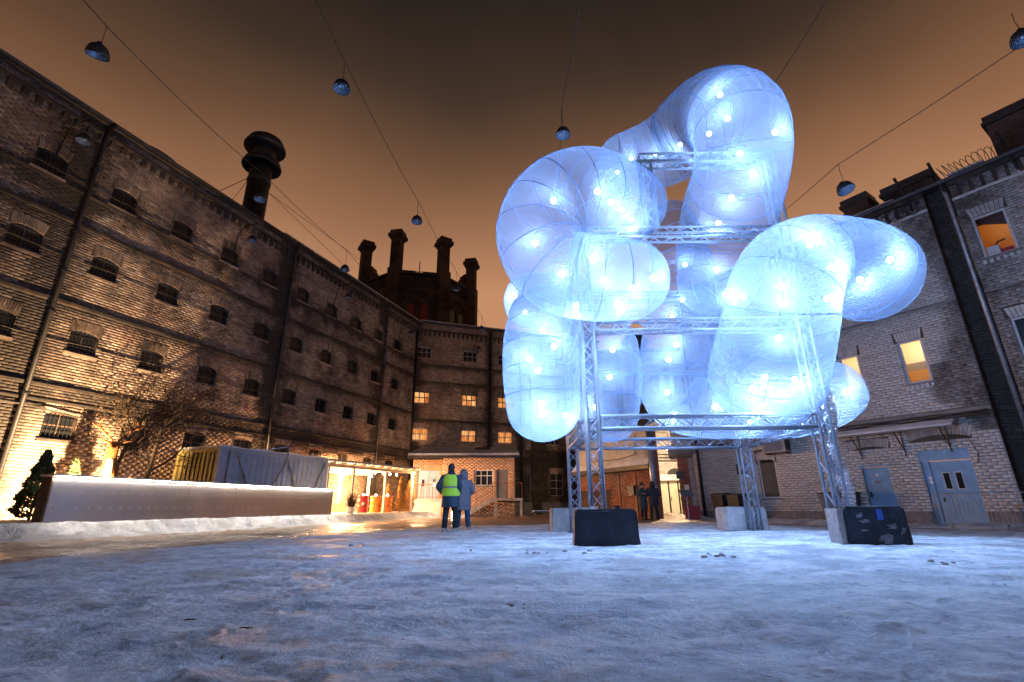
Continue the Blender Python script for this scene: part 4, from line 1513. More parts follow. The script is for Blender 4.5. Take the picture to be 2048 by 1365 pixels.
for k in range(12):
    MB().tube([(.02 + k * .187, .06, 1.13), (.02 + k * .187, .06, 2.05)], .014 if k % 4 else .028, 5).build('baluster', 'railing_red', rl)
w_ = plain_window(house, *hop[0], frame='frame_white', pane='glass_dark', bars=(3, 1), dent=False)
MB().box((.07, .06, .62), (1.13, .12, .67)).build('glazing_bar', 'frame_white', w_)
dr = MB().box((5.68, .09, 1.16), (6.40, .15, 2.96)).build('door', 'door_grey', house)
MB().box((5.95, .075, 2.5), (6.1, .09, 2.56)).build('door_plate', 'paint_red', dr)
MB().box((5.74, .05, 1.95), (5.78, .09, 2.1)).build('handle', 'iron', dr)
st = MB().box((5.45, -1.25, .98), (7.3, -.02, 1.13)).build('stairs', 'concrete', house)
for k in range(6):
    MB().box((5.43 - .32 * (k + 1), -1.2, .98 - .165 * (k + 1)), (5.47 - .32 * k, -.05, 1.03 - .165 * (k + 1))).build('step', 'railing_red', st)
MB().prism([(5.5, .98), (5.5, 1.13), (5.3, 1.13), (3.45, .12), (3.45, -.1), (3.55, -.1)], 'y', -1.27, -1.17).build('stringer', 'concrete', st)
for x in (5.6, 7.2):
    MB().box((x - .08, -1.24, -.1), (x + .08, -1.08, .98)).build('post', 'concrete', st)
hr = MB().tube([(3.45, -1.22, 1.0), (5.4, -1.22, 2.05), (7.25, -1.22, 2.05), (7.25, -.05, 2.05)], .022, 6).tube([(3.45, -1.22, .55), (5.4, -1.22, 1.6)], .018, 6).build('handrail', 'railing_red', st)
for x, zz in ((3.45, .0), (4.4, .5), (5.4, 1.13), (6.3, 1.13), (7.25, 1.13)):
    MB().tube([(x, -1.22, zz), (x, -1.22, min(2.05, zz + 1.02))], .018, 6).build('baluster', 'railing_red', hr)
cl = Minv(house) @ Vector((3.0, -1.4, 0))
cn_ = thing('ground_lantern', 'small glowing white lantern on the snow by the annexe stairs', 'lamp', (cl.x, cl.y, gz(cl.x, cl.y)))
MB().box((-.12, -.12, 0), (.12, .12, .06)).build('base', 'iron', cn_)
MB().lathe([(.0, .06), (.09, .06), (.10, .30), (.05, .52), (.03, .60), (.0, .62)], n=12).build('glow_body', 'led_warm', cn_, True)
point(cn_, (0, -.25, .35), 14, (1, .75, .5), .05)

# ------------------------------------------------------------------ container
C0 = atz(443, 895, 2.9)
CAZ = R_(21.5)
cont = thing('shipping_container', 'pale blue shipping container with yellow-green end and steel braces on its side', 'container', (C0.x, C0.y, PLAT), math.pi / 2 - CAZ)
CLN, CWD, CHT = 5.95, 2.44, 2.54


def corrugated(n, ln, z0, z1, amp, axis='x'):
    mb = MB()
    prof = []
    for k in range(n):
        a = ln * k / n
        w_ = ln / n
        prof += [(a, 0), (a + w_ * .32, 0), (a + w_ * .5, amp), (a + w_ * .82, amp)]
    prof.append((ln, 0))
    for (p, q), (p2, q2) in zip(prof[:-1], prof[1:]):
        if axis == 'x':
            mb.quad((p, q, z0), (p2, q2, z0), (p2, q2, z1), (p, q, z1))
        else:
            mb.quad((q, p2, z0), (q, p, z0), (q, p, z1), (q, p2, z1))
    return mb


corrugated(20, CLN - .3, .16, CHT - .14, .045).build('side_panel', 'container_blue', cont).location = (.15, .03, 0)
corrugated(9, CWD - .3, .16, CHT - .14, .05, 'y').build('end_panel', 'container_yellow', cont).location = (.04, .15, 0)
for x in (0, CLN - .15):
    for y in (0, CWD - .15):
        MB().box((x, y, 0), (x + .15, y + .15, CHT)).build('corner_post', 'container_blue' if x or not y else 'container_yellow', cont)
MB().box((.15, .005, 0), (CLN - .15, .12, .16)).build('side_rail', 'container_blue', cont)
MB().box((.15, .005, CHT - .14), (CLN - .15, .12, CHT - .003)).build('side_rail', 'container_blue', cont)
MB().box((.005, .15, 0), (.12, CWD - .15, .16)).build('end_rail', 'container_yellow', cont)
MB().box((.005, .15, CHT - .14), (.12, CWD - .15, CHT - .003)).build('end_rail', 'container_yellow', cont)
MB().box((0.02, 2.3, .0), (CLN, 2.43, CHT - .01)).box((CLN - .05, .1, 0), (CLN - .01, 2.3, CHT - .01)).build('back_panel', 'container_blue', cont)
rf = MB().box((-.02, -.02, CHT), (CLN + .02, CWD + .02, CHT + .03)).build('roof', 'container_blue', cont)
mb = MB()
for k in range(14):
    a, b2 = CLN * k / 14, CLN * (k + 1) / 14
    h0, h1 = .09 + .03 * math.sin(k * 1.7), .09 + .03 * math.sin((k + 1) * 1.7)
    mb.prism([(a, CHT + .032), (b2, CHT + .032), (b2, CHT + h1), (a, CHT + h0)], 'y', .0, CWD)
mb.build('snow_layer', 'snow_roof', rf)
for p, q in (((.75, 2.30), (1.95, .25)), ((2.2, .25), (3.3, 2.30)), ((3.35, 2.30), (4.5, .25)), ((4.75, .25), (5.7, 2.30))):
    MB().tube([(p[0], -.03, p[1]), (q[0], -.03, q[1])], .03, 6).build('brace', 'pipe_zinc', cont)
MB().tube([(.35, -.04, 0), (.42, -.04, CHT + .35)], .025, 6).build('pole', 'pipe_zinc', cont)
MB().tube([(3.32, -.04, CHT - .2), (3.32, -.04, CHT + .35), (2.6, .4, CHT + .2)], .025, 6).build('pole', 'pipe_zinc', cont)

# ------------------------------------------------------------------ string-lit shelter
S0 = Vector((C0.x, C0.y)) + Vector((math.sin(CAZ), math.cos(CAZ))) * 6.02
SAZ = R_(27)
sh = thing('open_shelter', 'open timber shelter with corrugated roof glowing orange beside the container', 'shelter', (S0.x, S0.y, PLAT), math.pi / 2 - SAZ)
SLN, SDP, SHT = 6.75, 3.6, 2.36
for x in (.05, 1.75, 4.25, 6.65):
    for y in (.06, SDP - .1):
        MB().box((x - .055, y - .055, -.05), (x + .055, y + .055, SHT)).build('post', 'wood_white', sh)
MB().box((-.05, .0, SHT - .14), (SLN + .1, .11, SHT + .0)).build('beam', 'wood_light', sh)
MB().box((-.05, SDP - .15, SHT - .14), (SLN + .1, SDP - .04, SHT + .0)).build('beam', 'wood_light', sh)
for k in range(10):
    x = .2 + k * .69
    MB().box((x - .03, -.25, SHT + .002), (x + .03, SDP + .1, SHT + .10)).build('rafter', 'wood_light', sh)
mb = MB()
nC = 60
for k in range(nC):
    a, b2 = -.1 + (SLN + .4) * k / nC, -.1 + (SLN + .4) * (k + 1) / nC
    za, zb = SHT + .115 + .022 * math.cos(k * math.pi), SHT + .115 + .022 * math.cos((k + 1) * math.pi)
    mb.quad((a, -.35, za), (b2, -.35, zb), (b2, SDP + .2, zb + .25), (a, SDP + .2, za + .25))
rf = mb.build('roof_sheet', 'pipe_zinc', sh)
MB().prism([(-.2, SHT + .15), (SDP + .2, SHT + .40), (SDP + .2, SHT + .48), (-.1, SHT + .22)], 'x', .0, SLN + .2).build('snow_layer', 'snow_roof', rf)
MB().box((-.3, -.55, -.5), (SLN + .8, SDP + .6, .02)).build('deck', 'wood_white', sh)
rr = MB().box((.1, SDP - .3, .78), (4.6, SDP - .24, .84)).box((.1, SDP - .3, .48), (4.6, SDP - .24, .53)).build('rail', 'pallet', sh)
for k in range(30):
    MB().box((.15 + k * .15, SDP - .29, .03), (.21 + k * .15, SDP - .25, .47)).build('slat', 'pallet', rr)
st_ = thing('string_lights', 'string of warm bulbs hanging under the open shelter roof', 'lights', (S0.x, S0.y, PLAT), math.pi / 2 - SAZ)
BX = [.45, 1.15, 2.0, 2.35, 3.0, 3.55, 4.05, 4.4, 5.1, 5.7, 6.3]
pts = []
for a, b2 in zip([0] + BX, BX + [SLN]):
    for q in range(4):
        u = q / 4
        pts.append((a + (b2 - a) * u, 1.0, SHT - .10 - .08 * math.sin(math.pi * u)))
MB().tube(pts, .010, 4).build('cord', 'cable', st_)
bulbm = MB().lathe([(.0, .04), (.022, .03), (.05, -.02), (.045, -.06), (.0, -.085)], n=10).mesh('bulb', 'bulb_warm', True)
bigm = MB().lathe([(.0, .06), (.05, .05), (.11, -.03), (.10, -.10), (.0, -.15)], n=12).mesh('bulb', 'bulb_warm', True)
for k, x in enumerate(BX):
    big = k in (2, 6)
    place('bulb', bigm if big else bulbm, st_, (x, 1.0, SHT - .16 - (.16 if big else 0)))
    if big or k in (0, 4, 9):
        point(st_, (x, 3.0, SHT - .70), 1300 if big else 520, (1.0, .50, .20), .08)


def barrel(loc, label, mat, star):
    b_ = thing('oil_barrel', label, 'barrel', loc, 0, 'barrels under the shelter')
    MB().lathe([(.0, .0), (.28, .0), (.29, .03), (.28, .06), (.28, .28), (.30, .30), (.28, .32), (.28, .56), (.30, .58), (.28, .60), (.28, .84), (.29, .86), (.27, .88), (.0, .87)], n=24).build('drum', mat, b_, True)
    MB().lathe([(.0, .87), (.05, .87), (.06, .93), (.05, .97), (.0, .98)], n=10).build('candle', 'led_warm', b_, True)
    if star:
        d = (Vector(CAM) - Vector(loc))
        d = Vector((d.x, d.y, 0)).normalized()
        w_ = Vector((-d.y, d.x, 0))
        mb = MB()
        po = []
        for k in range(10):
            r = .13 if k % 2 == 0 else .055
            a = math.pi / 2 + k * math.pi / 5
            u, z = r * math.cos(a), .45 + r * math.sin(a)
            yy = math.sqrt(max(0, .302 ** 2 - u * u)) + .004
            po.append(tuple(d * yy + w_ * u + Vector((0, 0, z))))
        cc = tuple(d * .308 + Vector((0, 0, .45)))
        for k in range(10):
            mb.quad(cc, po[k], po[(k + 1) % 10])
        mb.build('star_mark', 'mark_white', b_)


Ms = Minv(sh)
for (x, y), lb, mt_, st2 in (((3.15, .55), 'red oil barrel marked with a white star under the shelter', 'barrel_red', True), ((5.15, .6), 'orange and red oil barrel beside the conifers', 'barrel_orange', False), ((4.55, .95), 'orange oil barrel half behind the shelter post', 'barrel_orange', False)):
    p = Ms @ Vector((x, y, .02))
    barrel(p, lb, mt_, st2)
p = Ms @ Vector((1.45, -.25, .02))
pt = thing('potted_grass', 'white pot of dry grass at the foot of the shelter post', 'plant', p)
MB().lathe([(.0, .0), (.17, .0), (.20, .12), (.17, .24), (.22, .26), (.22, .30), (.0, .29)], n=16).build('pot', 'mark_white', pt, True)
rnd = random.Random(4)
mb = MB()
for k in range(160):
    a, r = rnd.uniform(0, 6.28), rnd.uniform(.02, .17)
    tp = (r * 2.0 * math.cos(a), r * 2.0 * math.sin(a), rnd.uniform(.55, 1.0))
    b0 = (r * math.cos(a), r * math.sin(a), .28)
    mb.tube([b0, tp], [.008, .004], 3)
stuff(mb.build('grass', 'dry_leaf', pt))


def conifer(loc, h, r, mat, label, seed, group, twigs=True, n=2600):
    c = thing('conifer_shrub', label, 'shrub', loc, 0, group)
    MB().tube([(0, 0, -.05), (0, 0, h * .3), (0, 0, h * .85)], [.04, .03, .01], 6).build('trunk', 'bark', c)
    rnd = random.Random(seed)
    mb = MB()
    for k in range(n):
        u = rnd.random() ** .75
        z = h * (.03 + .97 * u)
        env = r * (1 - u) ** .72 * (1.0 if u > .12 else .55 + u * 3.7) * (1 + .16 * math.sin(u * 31 + seed))
        a = rnd.uniform(0, 2 * math.pi)
        q = env * (rnd.uniform(.45, 1.0) ** .6) * (1 + .14 * math.sin(3 * a + seed))
        d = Vector((math.cos(a), math.sin(a), 0))
        p = d * q + Vector((0, 0, z))
        l, w_ = rnd.uniform(.05, .11) * (h / 1.7) ** .5, rnd.uniform(.014, .03)
        dr_ = (d * rnd.uniform(.15, .7) + Vector((rnd.uniform(-.3, .3), rnd.uniform(-.3, .3), 1))).normalized()
        sd = dr_.cross(Vector((rnd.uniform(-1, 1), rnd.uniform(-1, 1), .2))).normalized()
        mb.quad(p - sd * w_, p + dr_ * l * .5 - sd * w_ * 1.2, p + dr_ * l, p + dr_ * l * .5 + sd * w_ * 1.2, p + sd * w_)
    mb.build('crown', mat, c)
    return c


for k, (x, y, h, lb) in enumerate(((5.75, 1.1, 1.55, 'conifer shrub coloured orange-lit between the barrel and the taller conifer'), (6.2, .5, 1.95, 'tallest conifer shrub coloured orange-lit beside the shelter end post'), (7.0, .5, 1.8, 'conifer shrub coloured orange-lit outside the shelter end post by the porch'))):
    p = Ms @ Vector((x, y, .0))
    conifer(p, h, .36, 'thuja_warm_lit', lb, 50 + k, 'conifers at the shelter')

point(st_, (SLN + .3, -.2, SHT - .5), 240, (1.0, .56, .28), .08)  # extra bare light without a bulb, added to brighten the annexe front

# ------------------------------------------------------------------ steel bar counter
bl = (BAR_B - BAR_A).length
bar = thing('bar_counter', 'long bar counter faced with dented mirror steel and edged with glowing light strips', 'bar', (BAR_A.x, BAR_A.y, PLAT), math.atan2(BAR_D.y, BAR_D.x))
BHT = 1.04
for k in range(6):
    x0, x1 = bl * k / 6, bl * (k + 1) / 6
    pn = MB()
    nx, nz_ = 16, 8
    vv = [[None] * (nz_ + 1) for _ in range(nx + 1)]
    for i in range(nx + 1):
        for j in range(nz_ + 1):
            u, v = i / nx, j / nz_
            ed = (u * (1 - u) * v * (1 - v) * 16) ** .5
            dd = .005 * ed * (math.sin(u * 7 + k * 2.1 + v * 2) + .8 * math.sin(v * 5 + u * 9 + k))
            vv[i][j] = len(pn.v)
            pn.v.append((x0 + .004 + (x1 - x0 - .008) * u, dd, -.12 + (BHT + .06) * v))
    for i in range(nx):
        for j in range(nz_):
            pn.f.append((vv[i][j], vv[i + 1][j], vv[i + 1][j + 1], vv[i][j + 1]))
    po_ = pn.build('front_panel', 'steel_mirror', bar, True)
    rv = MB()
    for i in range(7):
        for zz in (.32, .68):
            x = x0 + (x1 - x0) * (i + .5) / 7
            rv.lathe([(.0, -.012), (.012, -.008), (.014, .0)], (0, 0, 0), 8)
            for q in range(len(rv.v) - 24, len(rv.v)):
                a, b2, c = rv.v[q]
                rv.v[q] = (x + a, c - .016, zz + b2)
    stuff(rv.build('rivet', 'alu', po_))
MB().box((-.02, .04, -.12), (-.005, .34, BHT - .02)).build('end_panel', 'frame_brown', bar)
MB().box((bl + .005, .04, -.12), (bl + .02, .34, BHT - .02)).build('end_panel', 'steel_mirror', bar)
MB().box((.0, .04, -.12), (bl, .33, BHT - .06)).build('carcass', 'wood_light', bar)
tp = MB().box((-.06, -.10, BHT), (bl + .06, .40, BHT + .045)).build('counter_top', 'wood_white', bar)
MB().box((-.04, -.085, BHT - .022), (bl + .04, -.045, BHT - .002)).build('light_strip', 'led_warm', tp)
MB().box((bl * .45, -.06, -.16), (bl + .02, -.03, -.135)).build('light_strip', 'led_soft', bar)
for k in range(3):                            # the strip's own light, washing down the steel
    la = bpy.data.lights.new('strip_light', 'AREA')
    la.shape, la.size, la.size_y = 'RECTANGLE', bl / 3 - .1, .03
    la.energy, la.color = 9, (1.0, .84, .70)
    lo_ = bpy.data.objects.new('strip_light', la)
    COL.objects.link(lo_)
    lo_.parent = bar
    lo_.location = (bl * (k + .5) / 3, -.095, BHT - .03)
    lo_.rotation_euler = (R_(16), 0, 0)
point(bar, (bl + .3, .1, BHT - .1), 40, (1.0, .66, .38), .06)

# ------------------------------------------------------------------ deer, trees, shrubs, flood lamp behind the bar
def skin_mesh(V, E, rad, sub=2, root=0, name='body'):
    me = bpy.data.meshes.new(name)
    me.from_pydata(V, E, [])
    ob = bpy.data.objects.new(name, me)
    COL.objects.link(ob)
    ob.modifiers.new('s', 'SKIN')
    sv = me.skin_vertices[0].data
    for i, r in enumerate(rad):
        sv[i].radius = r if isinstance(r, tuple) else (r, r)
        sv[i].use_root = i == root
    sb = ob.modifiers.new('u', 'SUBSURF')
    sb.levels = sb.render_levels = sub
    out = bpy.data.meshes.new_from_object(ob.evaluated_get(bpy.context.evaluated_depsgraph_get()))
    bpy.data.objects.remove(ob)
    out.polygons.foreach_set('use_smooth', [True] * len(out.polygons))
    return out


class Skel:
    def __init__(s):
        s.V, s.E, s.R = [], [], []

    def add(s, p, r, parent=None):
        s.V.append(tuple(p))
        s.R.append(r)
        if parent is not None:
            s.E.append((parent, len(s.V) - 1))
        return len(s.V) - 1

    def chain(s, parent, *pr):
        for p, r in pr:
            parent = s.add(p, r, parent)
        return parent

    def mesh(s, mat, sub=2, name='body'):
        me = skin_mesh(s.V, s.E, s.R, sub, 0, name)
        me.materials.clear()
        me.materials.append(MATS[mat])
        return me


dp = at(212, 960, 17.4)
deer = thing('deer_sculpture', 'orange stag figure with broad antlers standing behind the steel bar', 'sculpture', (dp.x, dp.y, PLAT - .02), R_(38))
deer.scale = (1.15, 1.15, 1.15)
sk = Skel()                                   # faces -y (to the yard)
hip = sk.add((0, .95, 1.15), (.24, .26))
ch = sk.chain(hip, ((0, .45, 1.12), (.24, .28)), ((0, .0, 1.18), (.25, .32)))
nk = sk.chain(ch, ((0, -.22, 1.45), (.19, .22)), ((0, -.34, 1.80), (.14, .17)), ((0, -.40, 2.03), (.11, .12)))
hd = sk.chain(nk, ((0, -.50, 2.12), (.105, .10)), ((0, -.66, 2.05), (.075, .07)), ((0, -.80, 1.97), (.055, .05)))
for sg in (-1, 1):
    sk.chain(nk, ((sg * .13, -.40, 2.16), (.035, .05)), ((sg * .30, -.40, 2.22), (.045, .02)), ((sg * .40, -.40, 2.22), (.012, .010)))
    sk.chain(ch, ((sg * .14, -.02, .95), .11), ((sg * .14, .0, .55), .06), ((sg * .14, .03, .12), .04), ((sg * .14, -.02, .02), .05))
    sk.chain(hip, ((sg * .15, .92, .90), .14), ((sg * .15, .85, .70), .09), ((sg * .15, 1.08, .50), .055), ((sg * .15, 1.02, .12), .04), ((sg * .15, .97, .02), .05))
sk.chain(hip, ((0, 1.20, 1.22), .06), ((0, 1.30, 1.08), .03))
place('body', sk.mesh('deer_fur', 2), deer)
for sg in (-1, 1):
    mb = MB()
    mb.tube([(sg * .06, -.44, 2.20), (sg * .22, -.38, 2.38), (sg * .42, -.36, 2.58), (sg * .50, -.40, 2.90)], [.035, .032, .026, .010], 8)
    for q, e_ in (((sg * .16, -.40, 2.32), (sg * .14, -.60, 2.52)), ((sg * .30, -.37, 2.46), (sg * .22, -.46, 2.78)), ((sg * .42, -.36, 2.58), (sg * .66, -.46, 2.74)), ((sg * .46, -.38, 2.72), (sg * .34, -.46, 2.98))):
        mb.tube([q, tuple((Vector(q) + Vector(e_)) / 2 + Vector((sg * .03, 0, -.02))), e_], [.026, .02, .006], 7)
    mb.build('antler', 'antler', deer, True)
    MB().lathe([(.0, .02), (.02, .01), (.022, .0), (.0, -.02)], (sg * .085, -.56, 2.12), 8).build('eye', 'plastic_dark', deer, True)
sk2 = Skel()
r0_ = sk2.add((0, -.20, 1.20), (.15, .14))
sk2.chain(r0_, ((0, -.36, 1.45), (.12, .10)), ((0, -.44, 1.75), (.09, .07)))
place('chest_patch', sk2.mesh('deer_white', 2, 'chest_patch'), deer)


def bare_tree(loc, h, seed, label, lean=(0, 0), spread=1.0, leaves=1500):
    tr_ = thing('bare_tree', label, 'tree', loc, 0, 'small trees behind the bar')
    rnd = random.Random(seed)
    trunk, crown, tips = MB(), MB(), []

    def grow(p, d, l, r, lev, mb):
        n_ = 4
        pts, rr = [p], [r]
        for k in range(n_):
            d = (d + Vector((rnd.uniform(-.22, .22), rnd.uniform(-.22, .22), rnd.uniform(-.02, .16)))).normalized()
            p = p + d * l / n_
            pts.append(p)
            rr.append(r * (1 - .55 * (k + 1) / n_))
            if lev > 0 and k >= (1 if lev == 4 else 0):
                for _ in range(rnd.choice((1, 2, 2)) if lev > 1 else 2):
                    a = rnd.uniform(0, 6.28)
                    o_ = d.orthogonal().normalized()
                    o_ = (Matrix.Rotation(a, 3, d) @ o_)
                    nd = (d * rnd.uniform(.55, .9) + o_ * rnd.uniform(.5, .95) * spread).normalized()
                    grow(p, nd, l * rnd.uniform(.45, .66), rr[-1] * rnd.uniform(.5, .68), lev - 1, crown)
        mb.tube(pts, rr, 7 if lev == 4 else (5 if lev > 2 else 3), cap=False)
        tips.append((p, d))

    grow(Vector((0, 0, -.1)), Vector((lean[0], lean[1], 1)).normalized(), h * .62, .105, 4, trunk)
    trunk.build('trunk', 'bark', tr_, True)
    cr = crown.build('crown', 'twig', tr_)
    lf = MB()
    for k in range(leaves):
        p, d = rnd.choice(tips)
        if p.z < h * .3:
            continue
        c = p + Vector((rnd.gauss(0, .09), rnd.gauss(0, .09), rnd.gauss(0, .09)))
        u = Vector((rnd.uniform(-1, 1), rnd.uniform(-1, 1), rnd.uniform(-1, 1))).normalized()
        w_ = u.orthogonal().normalized()
        s_ = rnd.uniform(.025, .05)
        lf.quad(c - u * s_, c + w_ * s_ * .6, c + u * s_, c - w_ * s_ * .6)
    stuff(lf.build('dry_leaves', 'dry_leaf', cr))
    return tr_


q = at(224, 955, 17.8)
bare_tree((q.x, q.y, PLAT), 6.2, 11, 'bare tree with dense dark twigs rising right behind the deer figure', (.05, .0))
q = at(267, 955, 17.9)
bare_tree((q.x, q.y, PLAT), 5.6, 23, 'slender pale-trunked tree with thin drooping twigs between deer and container', (.12, .0))
q = at(60, 1030, 14.2)
conifer((q.x, q.y, PLAT), 1.85, .48, 'thuja', 'dark green conical conifer at the left end of the steel bar', 61, 'conifers behind the bar', n=4200)
q = at(143, 960, 17.0)
conifer((q.x, q.y, PLAT), 1.9, .36, 'thuja', 'small conifer peeping over the bar left of the deer figure', 62, 'conifers behind the bar')

fp = at(140, 1000, 15.9)
fl_ = thing('flood_lamp', 'ground flood lamp behind the bar throwing warm light up the old wall', 'lamp', (fp.x, fp.y, PLAT), R_(50))
MB().box((-.2, -.05, .02), (.2, .05, .06)).tube([(-.18, 0, .04), (-.18, 0, .3)], .015, 6).tube([(.18, 0, .04), (.18, 0, .3)], .015, 6).build('stand', 'iron', fl_)
hd_ = MB().box((-.15, -.05, .16), (.15, .05, .38)).build('housing', 'plastic_dark', fl_)
MB().box((-.13, .052, .18), (.13, .06, .36)).build('lens', 'flood_face', hd_)
ld = bpy.data.lights.new('flood_light', 'SPOT')
ld.energy, ld.color, ld.spot_size, ld.spot_blend, ld.shadow_soft_size = 6200, (1.0, .62, .30), R_(118), .75, .05
lo = bpy.data.objects.new('flood_light', ld)
COL.objects.link(lo)
lo.parent = fl_
lo.location = (-.05, .10, .27)
tgt = Minv(left) @ Vector((-23.3, 0, 2.6))
dv = Minv(fl_).inverted() @ tgt - Vector(lo.location)
lo.rotation_euler = dv.to_track_quat('-Z', 'Y').to_euler()

# ------------------------------------------------------------------ aluminium truss frame
TX0, TX1, TY0, TY1 = 1.58, 6.10, 9.70, 13.20
LV = [2.18, 4.22, 6.42, 8.42]
HB = .12
truss = thing('truss_frame', 'tall aluminium lattice truss frame standing in the snowy yard', 'frame', ((TX0 + TX1) / 2, (TY0 + TY1) / 2, 0))
TO = Vector(truss.location)


def lattice(name, A, B, up):
    """square truss from A to B: lacing mesh with four chords as its pieces"""
    A, B = Vector(A) - TO, Vector(B) - TO
    d = (B - A).normalized()
    u = Vector(up)
    w_ = d.cross(u).normalized()
    L_ = (B - A).length
    mb = MB()
    n = max(1, round(L_ / .29))
    for side in range(4):
        o1, o2 = [(u, w_), (w_, -u), (-u, -w_), (-w_, u)][side]
        a_, b_ = (o1 + o2) * HB, (o1 - o2) * HB
        for k in range(n):
            s0, s1 = L_ * k / n, L_ * (k + 1) / n
            p, q = (a_, b_) if k % 2 == 0 else (b_, a_)
            mb.tube([A + d * s0 + p, A + d * s1 + q], .0125, 5, cap=False)
        for s_ in (0.02, L_ - .02):
            mb.tube([A + d * s_ + a_, A + d * s_ + b_], .014, 5, cap=False)
    root = mb.build(name, 'alu', truss, True)
    for sx_, sy_ in ((1, 1), (1, -1), (-1, 1), (-1, -1)):
        o_ = (u * sx_ + w_ * sy_) * HB
        MB().tube([A + d * 0 + o_, B + o_], .030, 9).build('chord', 'alu', root, True)
    return root


for x, y, zt in ((TX0, TY0, 6.56), (TX1, TY0, 8.56), (TX0, TY1, 6.56), (TX1, TY1, 6.56)):
    g0 = gz(x, y)
    tw = lattice('tower', (x, y, g0 - .02), (x, y, zt), (0, 1, 0))
    MB().box((x - .2 - TO.x, y - .2 - TO.y, g0 - .04), (x + .2 - TO.x, y + .2 - TO.y, g0 + .015)).build('base_plate', 'alu', tw)
for z in LV[:3]:
    for y in (TY0, TY1):
        lattice('beam', (TX0 + .15, y, z), (TX1 - .15, y, z), (0, 0, 1))
    for x in (TX0, TX1):
        lattice('beam', (x, TY0 + .15, z), (x, TY1 - .15, z), (0, 0, 1))
lattice('beam', (3.05, TY0, LV[3]), (TX1 - .15, TY0, LV[3]), (0, 0, 1))
lattice('beam', (3.2, TY0, LV[2] + .15), (3.2, TY0, LV[3] - .15), (0, 1, 0))

# foil duct running up the front right tower
pts = []
for k in range(60):
    u = k / 59
    pts.append((TX1 + .26 + .05 * math.sin(u * 9), TY0 + .10, .5 + 2.3 * u))
rr = [.10 + .018 * (k % 2) for k in range(60)]
du = thing('foil_duct', 'crinkled silver air duct climbing the truss tower beside the blue door', 'duct', (0, 0, 0))
du.location = (TX1 + .26, TY0 + .10, .5)
MB().tube([tuple(Vector(p) - Vector(du.location)) for p in pts], rr, 12).build('hose', 'foil', du)
MB().box((-.18, -.18, -.5), (.18, .18, .02)).build('blower', 'plastic_dark', du)

# ------------------------------------------------------------------ inflatable tubes with lights inside
BLUE = (.42, .615, 1.0)


def catmull(P, n=14):
    out = []
    for i in range(len(P) - 1):
        p0, p1, p2, p3 = P[max(i - 1, 0)], P[i], P[i + 1], P[min(i + 2, len(P) - 1)]
        for k in range(n):
            t_ = k / n
            out.append(.5 * (2 * p1 + (p2 - p0) * t_ + (2 * p0 - 5 * p1 + 4 * p2 - p3) * t_ ** 2 + (3 * p1 - p0 - 3 * p2 + p3) * t_ ** 3))
    out.append(P[-1])
    return out


